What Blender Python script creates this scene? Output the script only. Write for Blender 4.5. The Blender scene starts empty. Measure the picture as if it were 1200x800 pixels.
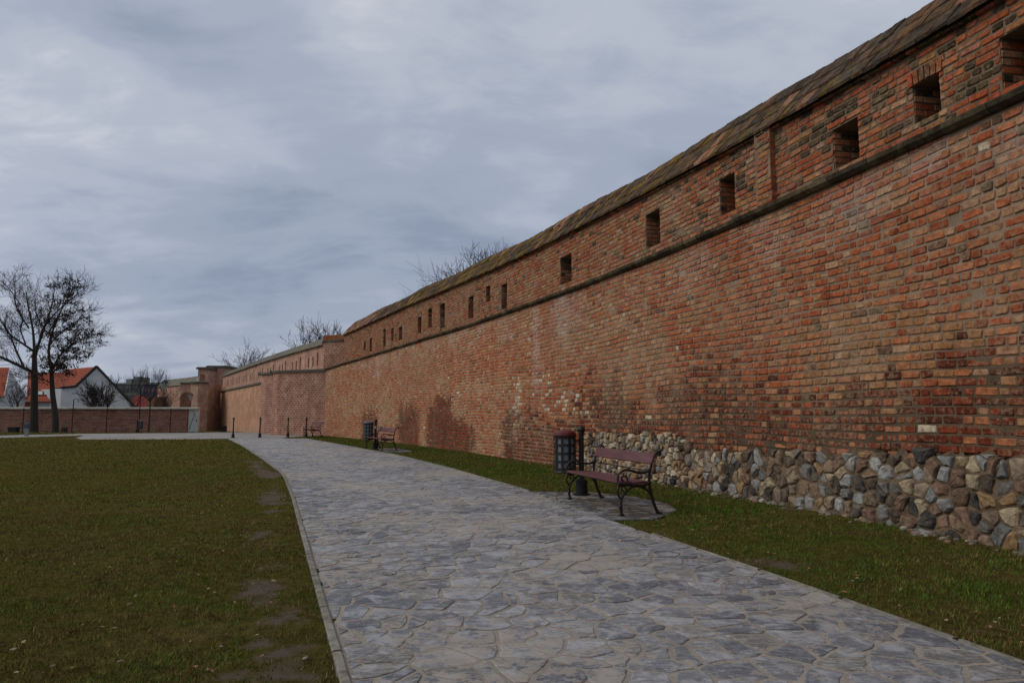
import bpy, math, random
import numpy as np
from mathutils import Vector, Matrix, noise as mnoise

random.seed(7); RNG = np.random.default_rng(7)
scene = bpy.context.scene
COL = scene.collection

# ------------------------------------------------------------------ camera
EYE = 1.4
PITCH = math.atan(84 / 800.0)
cam_data = bpy.data.cameras.new("camera")
cam_data.lens = 24.0; cam_data.sensor_width = 36.0
cam_data.clip_start = 0.05; cam_data.clip_end = 9000
cam = bpy.data.objects.new("camera", cam_data)
cam.location = (0, 0, EYE)
cam.rotation_euler = (math.pi / 2 + PITCH, 0, 0)
COL.objects.link(cam); scene.camera = cam

# ------------------------------------------------------------------ node helpers
def nn(nt, kind, **kw):
    n = nt.nodes.new(kind)
    for k, v in kw.items():
        if k.startswith('_'):
            setattr(n, k[1:], v)
        else:
            n.inputs[k.replace('__', ' ')].default_value = v
    return n
def lk(nt, a, b): nt.links.new(a, b)
def math_n(nt, op, a, b=None, c=None, clamp=False):
    n = nt.nodes.new('ShaderNodeMath'); n.operation = op; n.use_clamp = clamp
    for i, v in enumerate((a, b, c)):
        if v is None: continue
        if isinstance(v, (int, float)): n.inputs[i].default_value = v
        else: nt.links.new(v, n.inputs[i])
    return n.outputs[0]
def mix_n(nt, fac, a, b, blend='MIX'):
    n = nt.nodes.new('ShaderNodeMix'); n.data_type = 'RGBA'; n.blend_type = blend
    for sock, v in ((n.inputs[0], fac), (n.inputs[6], a), (n.inputs[7], b)):
        if isinstance(v, (int, float)): sock.default_value = v
        elif isinstance(v, tuple): sock.default_value = (*v, 1) if len(v) == 3 else v
        else: nt.links.new(v, sock)
    return n.outputs[2]
def ramp_n(nt, fac, stops):
    n = nt.nodes.new('ShaderNodeValToRGB'); r = n.color_ramp
    while len(r.elements) < len(stops): r.elements.new(0.5)
    for e, (p, c) in zip(r.elements, stops):
        e.position = p; e.color = (*c, 1) if isinstance(c, tuple) else (c, c, c, 1)
    if fac is not None: nt.links.new(fac, n.inputs[0])
    return n.outputs[0]
def noise_n(nt, vec, scale, detail=4, rough=0.55, out=0, dist=0.0):
    n = nt.nodes.new('ShaderNodeTexNoise'); n.inputs['Scale'].default_value = scale
    n.inputs['Detail'].default_value = detail; n.inputs['Roughness'].default_value = rough
    n.inputs['Distortion'].default_value = dist
    if vec is not None: nt.links.new(vec, n.inputs['Vector'])
    return n.outputs[out]
def map_n(nt, vec, scale=(1, 1, 1), loc=(0, 0, 0)):
    n = nt.nodes.new('ShaderNodeMapping'); n.inputs['Scale'].default_value = scale
    n.inputs['Location'].default_value = loc
    nt.links.new(vec, n.inputs[0]); return n.outputs[0]

# ------------------------------------------------------------------ world: overcast sky
SUN_EL, SUN_ROT = math.radians(42), math.radians(-95)
world = bpy.data.worlds.new("World"); scene.world = world; world.use_nodes = True
nt = world.node_tree; nt.nodes.clear()
sky = nt.nodes.new('ShaderNodeTexSky'); sky.sky_type = 'NISHITA'; sky.sun_disc = False
sky.sun_elevation = SUN_EL; sky.sun_rotation = SUN_ROT; sky.air_density = 1.0; sky.dust_density = 2.0
tc = nt.nodes.new('ShaderNodeTexCoord')
sep = nt.nodes.new('ShaderNodeSeparateXYZ'); lk(nt, tc.outputs['Generated'], sep.inputs[0])
zz = math_n(nt, 'MAXIMUM', sep.outputs[2], 0.0)
den = math_n(nt, 'ADD', zz, 0.24)
cmb = nt.nodes.new('ShaderNodeCombineXYZ')
lk(nt, math_n(nt, 'DIVIDE', sep.outputs[0], den), cmb.inputs[0])
lk(nt, math_n(nt, 'DIVIDE', sep.outputs[1], den), cmb.inputs[1])
big = noise_n(nt, map_n(nt, cmb.outputs[0], (1.0, 1.0, 1), (3.1, 1.7, 0)), 0.95, 3, 0.5, dist=0.5)
mid = noise_n(nt, map_n(nt, cmb.outputs[0], (1.0, 1.15, 1), (7.3, 0.2, 0)), 2.6, 6, 0.56, dist=0.5)
fine = noise_n(nt, map_n(nt, cmb.outputs[0], (0.8, 1.9, 1), (1.3, 5.2, 0)), 6.0, 5, 0.6, dist=0.4)
s1 = math_n(nt, 'MULTIPLY', big, 0.55)
s2 = math_n(nt, 'MULTIPLY_ADD', mid, 0.32, s1)
s3 = math_n(nt, 'MULTIPLY_ADD', fine, 0.13, s2)
cloud = ramp_n(nt, s3, [(0.34, (3.0, 3.5, 4.5)), (0.45, (3.9, 4.4, 5.35)), (0.535, (4.9, 5.3, 6.1)), (0.63, (6.9, 7.1, 7.5))])
nt.nodes[-1].color_ramp.interpolation = 'EASE'
# towards the horizon the deck thickens: a little darker and bluer
hz = ramp_n(nt, zz, [(0.0, (0.86, 0.88, 0.93)), (0.16, (0.86, 0.88, 0.93)), (0.5, (1.0, 1.0, 1.0)), (1.0, (1.05, 1.05, 1.05))])
cloud2 = mix_n(nt, 1.0, cloud, hz, 'MULTIPLY')
allsky = mix_n(nt, 0.93, sky.outputs[0], cloud2)
below = math_n(nt, 'LESS_THAN', sep.outputs[2], -0.002)
final = mix_n(nt, below, allsky, (0.5, 0.5, 0.42))
bg = nt.nodes.new('ShaderNodeBackground'); bg.inputs[1].default_value = 0.1
lk(nt, final, bg.inputs[0])
wo = nt.nodes.new('ShaderNodeOutputWorld'); lk(nt, bg.outputs[0], wo.inputs[0])

sun_d = bpy.data.lights.new("sun", 'SUN'); sun_d.energy = 1.3; sun_d.angle = math.radians(35)
sun_d.color = (1.0, 0.93, 0.82)
sun = bpy.data.objects.new("sun", sun_d); COL.objects.link(sun)
# Nishita: rotation measured from +Y towards +X
sd = Vector((math.sin(SUN_ROT) * math.cos(SUN_EL), math.cos(SUN_ROT) * math.cos(SUN_EL), math.sin(SUN_EL)))
sun.rotation_euler = sd.to_track_quat('Z', 'Y').to_euler()
sun.location = (0, 0, 40)

vs = scene.view_settings
scene.display_settings.display_device = 'sRGB'
vs.view_transform = 'Standard'; vs.look = 'None'; vs.exposure = 0.0; vs.gamma = 1.0; vs.use_curve_mapping = False

# ------------------------------------------------------------------ mesh helpers
class MB:
    def __init__(s): s.v = []; s.f = []; s.c = []; s.uv = {}
    def add(s, verts, faces, col=(1, 1, 1)):
        b = len(s.v); s.v.extend(verts)
        s.f.extend([tuple(i + b for i in f) for f in faces])
        if isinstance(col, list): s.c.extend(col)
        else: s.c.extend([col] * len(verts))
        return b
    def box(s, x0, x1, y0, y1, z0, z1, col=(1, 1, 1)):
        v = [(x, y, z) for z in (z0, z1) for (x, y) in ((x0, y0), (x1, y0), (x1, y1), (x0, y1))]
        s.add(v, [(3, 2, 1, 0), (4, 5, 6, 7), (0, 1, 5, 4), (1, 2, 6, 5), (2, 3, 7, 6), (3, 0, 4, 7)], col)
    def tube(s, pts, rads, n=6, col=(1, 1, 1), caps=True, ry=None):
        pts = [Vector(p) for p in pts]; m = len(pts)
        if isinstance(rads, (int, float)): rads = [rads] * m
        base = len(s.v); up = None
        for i, p in enumerate(pts):
            t = (pts[min(i + 1, m - 1)] - pts[max(i - 1, 0)])
            if t.length < 1e-9: t = Vector((0, 0, 1))
            t.normalize()
            if up is None:
                a = Vector((1, 0, 0)) if abs(t.x) < 0.8 else Vector((0, 1, 0))
                up = (a - t * a.dot(t)).normalized()
            else:
                up = (up - t * up.dot(t))
                if up.length < 1e-6: up = t.orthogonal()
                up.normalize()
            w = t.cross(up)
            for k in range(n):
                a = 2 * math.pi * k / n
                s.v.append(tuple(p + up * (math.cos(a) * rads[i]) + w * (math.sin(a) * rads[i])))
                s.c.append(col)
        for i in range(m - 1):
            for k in range(n):
                a = base + i * n + k; b = base + i * n + (k + 1) % n
                s.f.append((a, b, b + n, a + n))
        if caps:
            s.f.append(tuple(base + k for k in range(n))[::-1])
            s.f.append(tuple(base + (m - 1) * n + k for k in range(n)))
    def lathe(s, prof, cx=0, cy=0, n=20, col=(1, 1, 1)):
        base = len(s.v)
        for r, z in prof:
            for k in range(n):
                a = 2 * math.pi * k / n
                s.v.append((cx + r * math.cos(a), cy + r * math.sin(a), z)); s.c.append(col)
        for i in range(len(prof) - 1):
            for k in range(n):
                a = base + i * n + k; b = base + i * n + (k + 1) % n
                s.f.append((a, b, b + n, a + n))
        s.f.append(tuple(base + k for k in range(n))[::-1])
        s.f.append(tuple(base + (len(prof) - 1) * n + k for k in range(n)))
    def build(s, name, mat, parent=None, kind=None, smooth=False, uv=None):
        me = bpy.data.meshes.new(name); me.from_pydata(s.v, [], s.f); me.materials.append(mat)
        ca = me.color_attributes.new('col', 'FLOAT_COLOR', 'POINT')
        arr = np.ones((len(s.v), 4), dtype=np.float32)
        if s.c: arr[:, :3] = np.array(s.c, dtype=np.float32)
        ca.data.foreach_set('color', arr.ravel())
        if uv:
            ul = me.uv_layers.new(name='UVMap')
            li = np.zeros(len(me.loops), dtype=np.int32); me.loops.foreach_get('vertex_index', li)
            ul.data.foreach_set('uv', np.array(uv, dtype=np.float32)[li].ravel())
        if smooth: me.polygons.foreach_set('use_smooth', [True] * len(me.polygons))
        o = bpy.data.objects.new(name, me); COL.objects.link(o)
        if parent: o.parent = parent
        if kind: o['kind'] = kind
        return o

def tag(o, label=None, cat=None, group=None, kind=None):
    if label: o['label'] = label
    if cat: o['category'] = cat
    if group: o['group'] = group
    if kind: o['kind'] = kind
    return o
def empty(name, loc=(0, 0, 0), rz=0.0):
    o = bpy.data.objects.new(name, None); COL.objects.link(o); o.empty_display_size = 0.2
    o.location = loc; o.rotation_euler = (0, 0, rz); return o
def copy_thing(root, loc, rz):
    r = root.copy(); COL.objects.link(r); r.location = loc; r.rotation_euler = (0, 0, rz)
    for ch in list(root.children):
        c = ch.copy(); COL.objects.link(c); c.parent = r
        for g in ch.children:
            d = g.copy(); COL.objects.link(d); d.parent = c
    return r
def smooth_pts(P, sub=6, closed=False):
    P = [Vector(p) for p in P]; out = []
    m = len(P)
    for i in range(m - 1):
        p0 = P[max(i - 1, 0)]; p1 = P[i]; p2 = P[i + 1]; p3 = P[min(i + 2, m - 1)]
        for k in range(sub):
            t = k / sub
            out.append(0.5 * ((2 * p1) + (p2 - p0) * t + (2 * p0 - 5 * p1 + 4 * p2 - p3) * t * t + (3 * p1 - p0 - 3 * p2 + p3) * t ** 3))
    out.append(P[-1]); return out
def fbm(x, y, z=0.0, o=3): return mnoise.fractal((x, y, z), 0.6, 2.0, o)
def at(px, py, Y):
    """world point at depth Y seen at picture position (px, py) of the 1200 x 800 photograph; used to read sizes off the photo"""
    a = (400 - py) / 800.0; c, s_ = math.cos(PITCH), math.sin(PITCH)
    dz = Y * (a * c + s_) / (c - a * s_)
    w = Y * c + dz * s_
    return Vector(((px - 600) / 800.0 * w, Y, EYE + dz))
def proj(p):
    c, s_ = math.cos(PITCH), math.sin(PITCH); dz = p[2] - EYE
    w = p[1] * c + dz * s_
    if w < 0.05: return None
    return 600 + 800 * p[0] / w, 400 - 800 * (dz * c - p[1] * s_) / w, w

# ------------------------------------------------------------------ materials
def new_mat(name):
    m = bpy.data.materials.new(name); m.use_nodes = True; nt = m.node_tree
    b = nt.nodes['Principled BSDF']; b.inputs['Specular IOR Level'].default_value = 0.3
    return m, nt, b
def bump(nt, b, h, strength, dist):
    n = nt.nodes.new('ShaderNodeBump'); n.inputs['Strength'].default_value = strength
    n.inputs['Distance'].default_value = dist; lk(nt, h, n.inputs['Height']); lk(nt, n.outputs[0], b.inputs['Normal'])
def attr(nt, name='col'):
    n = nt.nodes.new('ShaderNodeAttribute'); n.attribute_name = name; return n.outputs['Color']
def objco(nt): return nt.nodes.new('ShaderNodeTexCoord').outputs['Object']
def posco(nt): return nt.nodes.new('ShaderNodeNewGeometry').outputs['Position']

def mat_piece(name, rough=0.9, vscale=30, vamt=0.35, bumpd=0.004, dirt=(0.28, 0.22, 0.17), dirtamt=0.3, dscale=9, spec=0.06, pits=False):
    """masonry piece: its own colour, cloudy variation, mortar smears and fine grain"""
    m, nt, b = new_mat(name); co = posco(nt)
    n1 = noise_n(nt, co, vscale, 5, 0.65)
    v = ramp_n(nt, n1, [(0.25, 1 - vamt), (0.75, 1 + vamt)])
    v = mix_n(nt, 1.0, v, ramp_n(nt, noise_n(nt, co, vscale * .33, 4, 0.6), [(0.33, (0.62, 0.56, 0.52)), (0.5, (1.0, 1.0, 1.0)), (0.67, (1.25, 1.3, 1.25))]), 'MULTIPLY')
    c = mix_n(nt, 1.0, attr(nt), v, 'MULTIPLY')
    n2 = noise_n(nt, co, dscale, 5, 0.7)
    n4 = noise_n(nt, co, 0.55, 3, 0.5)
    msk = math_n(nt, 'MULTIPLY_ADD', n4, 0.5, n2)
    f = ramp_n(nt, msk, [(0.72, 0.0), (0.98, 1.0)])
    f = math_n(nt, 'MULTIPLY', f, dirtamt)
    c = mix_n(nt, f, c, dirt)
    lk(nt, c, b.inputs['Base Color']); b.inputs['Roughness'].default_value = rough
    b.inputs['Specular IOR Level'].default_value = spec
    n3 = noise_n(nt, co, vscale * 2.2, 6, 0.75)
    bump(nt, b, n3, 0.8, bumpd)
    return m
M = {}
M['brick'] = mat_piece('brick', vamt=0.45, vscale=38, dirt=(0.36, 0.25, 0.155), dirtamt=0.78, dscale=17, bumpd=0.007)
M['coping'] = mat_piece('coping', vscale=20, vamt=0.65, bumpd=0.016, dirt=(0.17, 0.105, 0.025), dirtamt=0.7, dscale=5)
M['string'] = mat_piece('string', vscale=12, vamt=0.45, bumpd=0.012, dirt=(0.14, 0.13, 0.07), dirtamt=0.6, dscale=6)
M['rubble'] = mat_piece('rubble', vscale=22, vamt=0.5, bumpd=0.012, dirt=(0.30, 0.22, 0.15), dirtamt=0.5, dscale=12)
m, nt, b = new_mat('slate'); co = posco(nt)
st = noise_n(nt, map_n(nt, co, (7, 19, 8)), 1.0, 6, 0.72, dist=1.8)
bl = noise_n(nt, co, 4.5, 6, 0.7, dist=0.5); fn = noise_n(nt, co, 48, 5, 0.75); lo = noise_n(nt, co, 0.42, 3, 0.5); md = noise_n(nt, co, 6.5, 6, 0.75)
c = mix_n(nt, 1.0, attr(nt), ramp_n(nt, st, [(0.27, 0.42), (0.48, 0.85), (0.70, 1.75)]), 'MULTIPLY')
c = mix_n(nt, 1.0, c, ramp_n(nt, fn, [(0.3, 0.75), (0.7, 1.22)]), 'MULTIPLY')
c = mix_n(nt, math_n(nt, 'MULTIPLY', ramp_n(nt, bl, [(0.50, 0.0), (0.62, 1.0)]), 0.6), c, (0.42, 0.42, 0.435))
sm = math_n(nt, 'MULTIPLY_ADD', lo, 0.9, md)
c = mix_n(nt, math_n(nt, 'MULTIPLY', ramp_n(nt, sm, [(0.97, 0.0), (1.12, 1.0)]), 0.68), c, (0.34, 0.295, 0.245))
lk(nt, c, b.inputs['Base Color']); b.inputs['Roughness'].default_value = 0.72; b.inputs['Specular IOR Level'].default_value = 0.35
bump(nt, b, math_n(nt, 'ADD', st, fn), 0.8, 0.005); M['slate'] = m
M['edging'] = mat_piece('edging', vscale=25, vamt=0.25, bumpd=0.003, dirt=(0.12, 0.11, 0.07), dirtamt=0.5)

def mat_mortar(name, base, dark, scale=3.0):
    m, nt, b = new_mat(name); co = posco(nt)
    n1 = noise_n(nt, co, scale, 6, 0.65); n2 = noise_n(nt, co, 45, 5, 0.7)
    c = mix_n(nt, ramp_n(nt, n1, [(0.35, 0.0), (0.7, 1.0)]), dark, base)
    c = mix_n(nt, 1.0, c, ramp_n(nt, n2, [(0.3, 0.7), (0.7, 1.2)]), 'MULTIPLY')
    lk(nt, c, b.inputs['Base Color']); b.inputs['Roughness'].default_value = 0.95
    b.inputs['Specular IOR Level'].default_value = 0.05
    bump(nt, b, noise_n(nt, co, 60, 6, 0.75), 0.9, 0.008)
    return m
M['mortar'] = mat_mortar('mortar', (0.37, 0.265, 0.18), (0.20, 0.145, 0.10), 2.2)
M['rubble_mortar'] = mat_mortar('rubble_mortar', (0.25, 0.18, 0.115), (0.09, 0.062, 0.040), 3.5)

def mat_farbrick(name, c1, c2, mort, stain=(0.30, 0.18, 0.11), stain_amt=0.5, row=0.095, mortar=0.022, stx=(1, 1, 0.35), blot=0.8):
    m, nt, b = new_mat(name)
    uv = nt.nodes.new('ShaderNodeTexCoord').outputs['UV']; co = objco(nt)
    w = nt.nodes.new('ShaderNodeVectorMath'); w.operation = 'MULTIPLY_ADD'
    lk(nt, noise_n(nt, co, 0.9, 3, 0.5, out=1), w.inputs[0]); w.inputs[1].default_value = (0.08, 0.08, 0.0); lk(nt, uv, w.inputs[2])
    br = nt.nodes.new('ShaderNodeTexBrick'); lk(nt, w.outputs[0], br.inputs['Vector'])
    br.inputs['Scale'].default_value = 1.0; br.inputs['Mortar Size'].default_value = mortar * 0.5
    br.inputs['Brick Width'].default_value = 0.26; br.inputs['Row Height'].default_value = row
    br.inputs['Mortar Smooth'].default_value = 0.3; br.inputs['Bias'].default_value = -0.1
    br.inputs['Color1'].default_value = (*c1, 1); br.inputs['Color2'].default_value = (*c2, 1); br.inputs['Mortar'].default_value = (*mort, 1)
    c = mix_n(nt, 1.0, br.outputs[0], ramp_n(nt, noise_n(nt, co, 7, 5, 0.7), [(0.3, 0.72), (0.7, 1.25)]), 'MULTIPLY')
    c = mix_n(nt, 1.0, c, ramp_n(nt, noise_n(nt, co, 1.3, 5, 0.7), [(0.32, (0.66, 0.62, 0.60)), (0.68, (1.25, 1.25, 1.22))]), 'MULTIPLY')
    st = map_n(nt, co, stx)
    f = math_n(nt, 'MULTIPLY', ramp_n(nt, noise_n(nt, st, blot, 6, 0.7), [(0.45, 0.0), (0.7, 1.0)]), stain_amt)
    c = mix_n(nt, f, c, stain)
    lk(nt, c, b.inputs['Base Color']); b.inputs['Roughness'].default_value = 0.95; b.inputs['Specular IOR Level'].default_value = 0.06
    inv = math_n(nt, 'SUBTRACT', 1.0, br.outputs[1])
    bump(nt, b, inv, 0.6, 0.01)
    return m
M['far_brick'] = mat_farbrick('far_brick', (0.40, 0.17, 0.115), (0.45, 0.27, 0.19), (0.52, 0.41, 0.32), (0.25, 0.14, 0.10), 0.55, row=0.15, mortar=0.05)
M['bastion_brick'] = mat_farbrick('bastion_brick', (0.30, 0.10, 0.065), (0.40, 0.20, 0.13), (0.52, 0.41, 0.32), (0.25, 0.12, 0.085), 0.4, row=0.135, mortar=0.038)
M['buff_brick'] = mat_farbrick('buff_brick', (0.52, 0.25, 0.15), (0.54, 0.34, 0.225), (0.58, 0.43, 0.31), (0.36, 0.16, 0.10), 0.6, row=0.15, mortar=0.04)
M['boundary_brick'] = mat_farbrick('boundary_brick', (0.30, 0.085, 0.055), (0.17, 0.07, 0.045), (0.36, 0.27, 0.21), (0.36, 0.27, 0.22), 0.75, row=0.14, mortar=0.03, stx=(0.5, 1, 2.6), blot=2.6)
M['dark_brick'] = mat_farbrick('dark_brick', (0.25, 0.13, 0.085), (0.18, 0.10, 0.07), (0.26, 0.20, 0.15), (0.10, 0.07, 0.05), 0.6)

def mat_plain(name, base, var=0.2, scale=8, rough=0.8, metal=0.0, bumpd=0.003, stain=None, stain_amt=0.5, spec=0.4, vcol=False):
    m, nt, b = new_mat(name); co = objco(nt)
    c = mix_n(nt, 1.0, attr(nt) if vcol else base, ramp_n(nt, noise_n(nt, co, scale, 5, 0.65), [(0.25, 1 - var), (0.75, 1 + var)]), 'MULTIPLY')
    if stain:
        f = math_n(nt, 'MULTIPLY', ramp_n(nt, noise_n(nt, co, scale * 0.3, 5, 0.65), [(0.45, 0.0), (0.7, 1.0)]), stain_amt)
        c = mix_n(nt, f, c, stain)
    lk(nt, c, b.inputs['Base Color']); b.inputs['Roughness'].default_value = rough; b.inputs['Metallic'].default_value = metal
    b.inputs['Specular IOR Level'].default_value = spec
    bump(nt, b, noise_n(nt, co, scale * 4, 5, 0.7), 0.6, bumpd)
    return m
M['iron'] = mat_plain('iron', (0.022, 0.016, 0.014), 0.3, 60, 0.5, 0.3, 0.0008, (0.06, 0.025, 0.015), 0.4)
M['plinth'] = mat_plain('plinth', (0.012, 0.012, 0.012), 0.3, 40, 0.6, 0.2, 0.001)
M['liner'] = mat_plain('liner', (0.15, 0.18, 0.195), 0.15, 10, 0.45, 0.0, 0.001)
M['red_paint'] = mat_plain('red_paint', (0.11, 0.014, 0.012), 0.25, 20, 0.45, 0.0, 0.001)
M['grey_paint'] = mat_plain('grey_paint', (0.10, 0.12, 0.14), 0.25, 20, 0.5, 0.0, 0.001)
M['white_paint'] = mat_plain('white_paint', (0.48, 0.50, 0.46), 0.12, 6, 0.7, 0.0, 0.002, (0.3, 0.29, 0.24), 0.5)
M['plaster'] = mat_plain('plaster', (0.50, 0.51, 0.53), 0.10, 2, 0.85, 0.0, 0.004, (0.36, 0.36, 0.36), 0.4)
M['roof_tile'] = mat_plain('roof_tile', (0.34, 0.065, 0.025), 0.25, 4, 0.8, 0.0, 0.01, (0.25, 0.045, 0.02), 0.5)
M['roof_red'] = mat_plain('roof_red', (0.26, 0.03, 0.022), 0.25, 3, 0.8, 0.0, 0.01, (0.15, 0.02, 0.02), 0.5)
M['grey_roof'] = mat_plain('grey_roof', (0.13, 0.12, 0.09), 0.3, 5, 0.9, 0.0, 0.01, (0.19, 0.17, 0.08), 0.6)
M['stone_cap'] = mat_plain('stone_cap', (0.40, 0.38, 0.31), 0.25, 4, 0.9, 0.0, 0.006, (0.2, 0.19, 0.14), 0.6)
M['string_far'] = mat_plain('string_far', (0.10, 0.09, 0.07), 0.3, 5, 0.9, 0.0, 0.006)
M['glass'] = mat_plain('glass', (0.06, 0.07, 0.085), 0.1, 2, 0.12, 0.0, 0.0005, spec=0.8)
M['concrete'] = mat_plain('concrete', (0.20, 0.21, 0.19), 0.15, 1.2, 0.85, 0.0, 0.005, (0.12, 0.13, 0.12), 0.5)
M['blue_grey'] = mat_plain('blue_grey', (0.05, 0.06, 0.09), 0.15, 1.2, 0.8, 0.0, 0.003)
M['tan'] = mat_plain('tan', (0.42, 0.27, 0.10), 0.15, 1.2, 0.8, 0.0, 0.003)
M['bark'] = mat_plain('bark', (0.035, 0.027, 0.022), 0.45, 8, 0.95, 0.0, 0.02, (0.05, 0.048, 0.03), 0.5)
M['twig'] = mat_plain('twig', (0.045, 0.032, 0.028), 0.3, 6, 0.9, 0.0, 0.002)
M['pod'] = mat_plain('pod', (0.030, 0.018, 0.013), 0.4, 4, 0.9, 0.0, 0.002)
M['grass'] = mat_plain('grass', (1, 1, 1), 0.2, 1.5, 0.75, 0.0, 0.001, vcol=True, spec=0.0)
M['litter'] = mat_plain('litter', (1, 1, 1), 0.3, 20, 0.8, 0.0, 0.001, vcol=True)
M['lamp_glass'] = mat_plain('lamp_glass', (0.35, 0.36, 0.34), 0.1, 5, 0.4, 0.0, 0.001)

# painted bench planks: wood grain under oxblood paint
m, nt, b = new_mat('bench_wood'); co = objco(nt)
g1 = noise_n(nt, map_n(nt, co, (2, 45, 45)), 1.0, 5, 0.7)
g2 = noise_n(nt, map_n(nt, co, (1, 5, 5)), 1.5, 3, 0.6)
c = ramp_n(nt, g1, [(0.3, (0.070, 0.022, 0.024)), (0.7, (0.135, 0.048, 0.050))])
c = mix_n(nt, ramp_n(nt, g2, [(0.45, 0.0), (0.75, 0.5)]), c, (0.16, 0.085, 0.085))
lk(nt, c, b.inputs['Base Color']); b.inputs['Roughness'].default_value = 0.6; bump(nt, b, g1, 0.5, 0.002); M['bench_wood'] = m

# ground: soil and short turf, with bare-earth mask painted in by vertex attribute 'col'
m, nt, b = new_mat('ground'); co = objco(nt)
n1 = noise_n(nt, co, 0.8, 6, 0.65); n2 = noise_n(nt, co, 9, 6, 0.72); n3 = noise_n(nt, co, 70, 5, 0.7)
g = ramp_n(nt, n1, [(0.30, (0.105, 0.075, 0.026)), (0.5, (0.080, 0.070, 0.018)), (0.72, (0.125, 0.090, 0.034))])
g = mix_n(nt, 1.0, g, ramp_n(nt, n2, [(0.28, 0.45), (0.72, 1.5)]), 'MULTIPLY')
soil = mix_n(nt, n3, (0.075, 0.052, 0.038), (0.19, 0.15, 0.12))
sx = nt.nodes.new('ShaderNodeSeparateColor'); lk(nt, attr(nt), sx.inputs[0])
f = math_n(nt, 'ADD', sx.outputs[0], math_n(nt, 'MULTIPLY_ADD', n2, 0.9, -0.45))
c = mix_n(nt, ramp_n(nt, f, [(0.35, 0.0), (0.60, 1.0)]), g, soil)
lk(nt, c, b.inputs['Base Color']); b.inputs['Roughness'].default_value = 1.0; b.inputs['Specular IOR Level'].default_value = 0.0
bump(nt, b, math_n(nt, 'ADD', n3, n2), 0.9, 0.03); M['ground'] = m

# path bedding: sandy mortar
m, nt, b = new_mat('path_sand'); co = objco(nt)
n1 = noise_n(nt, co, 1.1, 5, 0.6); n2 = noise_n(nt, co, 40, 6, 0.75)
c = mix_n(nt, ramp_n(nt, n1, [(0.3, 0.0), (0.7, 1.0)]), (0.21, 0.18, 0.15), (0.36, 0.31, 0.255))
c = mix_n(nt, 1.0, c, ramp_n(nt, n2, [(0.3, 0.65), (0.7, 1.25)]), 'MULTIPLY')
lk(nt, c, b.inputs['Base Color']); b.inputs['Roughness'].default_value = 0.95; bump(nt, b, n2, 0.9, 0.006); M['path_sand'] = m

# far paving, too distant to tell stones apart
m, nt, b = new_mat('far_paving'); co = objco(nt)
vo = nt.nodes.new('ShaderNodeTexVoronoi'); vo.inputs['Scale'].default_value = 2.4; lk(nt, co, vo.inputs[0])
c = mix_n(nt, ramp_n(nt, vo.outputs['Distance'], [(0.25, 0.0), (0.55, 1.0)]), (0.30, 0.29, 0.29), (0.24, 0.215, 0.19))
c = mix_n(nt, 1.0, c, ramp_n(nt, noise_n(nt, co, 0.5, 5, 0.6), [(0.3, 0.75), (0.7, 1.2)]), 'MULTIPLY')
lk(nt, c, b.inputs['Base Color']); b.inputs['Roughness'].default_value = 0.9; bump(nt, b, noise_n(nt, co, 8, 5, 0.7), 0.5, 0.01); M['far_paving'] = m

# ------------------------------------------------------------------ plan of wall and path
WC = (-5.493e-3, -0.18303, 6.413)
Yg = np.linspace(43.3, -7, 2000); Xg = WC[0] * Yg ** 2 + WC[1] * Yg + WC[2]
Sg = np.concatenate([[0], np.cumsum(np.hypot(np.diff(Xg), np.diff(Yg)))]); SLEN = float(Sg[-1])
SGl = Sg.tolist()
def plan(s):
    X = float(np.interp(s, Sg, Xg)); Y = float(np.interp(s, Sg, Yg)); d = 2 * WC[0] * Y + WC[1]
    h = math.hypot(d, 1); return X, Y, -d / h, -1 / h
_tab = [plan(i * 0.05) for i in range(int(SLEN / 0.05) + 3)]
def W(s, n, z):
    f = min(max(s / 0.05, 0), len(_tab) - 2); i = int(f); f -= i
    a = _tab[i]; b_ = _tab[i + 1]
    X = a[0] + (b_[0] - a[0]) * f; Y = a[1] + (b_[1] - a[1]) * f; tx = a[2]; ty = a[3]
    return (X + n * ty, Y - n * tx, z)
def wallx(Y): return WC[0] * Y * Y + WC[1] * Y + WC[2]
def zstr(s): return float(np.interp(s, [0, 3, 10, 16, 25, 30, 38, 41, 54], [4.10, 4.24, 4.45, 4.55, 4.55, 4.50, 4.46, 4.44, 4.44]))
def zcop(s): return float(np.interp(s, [0, 3.3, 8, 13.8, 20, 24.7, 29.8, 33.8, 36.8, 38.7, 40.4, 54], [5.95, 6.06, 6.27, 6.42, 6.36, 6.23, 6.10, 5.95, 5.81, 5.72, 5.64, 5.6]))

LY = np.array([-7, 0, 3.73, 5.92, 7.85, 11.64, 15.87, 20.74, 29.56, 37.89, 39.5]); LX = np.array([2.95, 0.49, -0.84, -1.62, -2.3, -3.64, -5.2, -7.4, -11.52, -15.6, -16.4])
RY = np.array([-7, 0, 4.01, 4.88, 5.84, 7.5, 9.21, 12.59, 17.57, 23.26, 33.45, 36.67, 41.5]); RX = np.array([5.9, 4.0, 2.88, 2.63, 2.36, 1.83, 1.30, 0.30, -1.50, -3.85, -8.94, -10.6, -12.9])
def pl(Y): return np.interp(Y, LY, LX)
def pr(Y): return np.interp(Y, RY, RX)
PADS = [[(0.35, 12.5), (1.45, 12.32), (2.05, 11.7), (2.42, 10.83), (2.38, 9.99), (1.86, 9.2), (1.3, 9.15)],
        [(-5.5, 27.9), (-4.7, 27.7), (-3.7, 25.7), (-3.7, 25.0), (-4.5, 24.9), (-4.9, 25.9)]]
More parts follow.
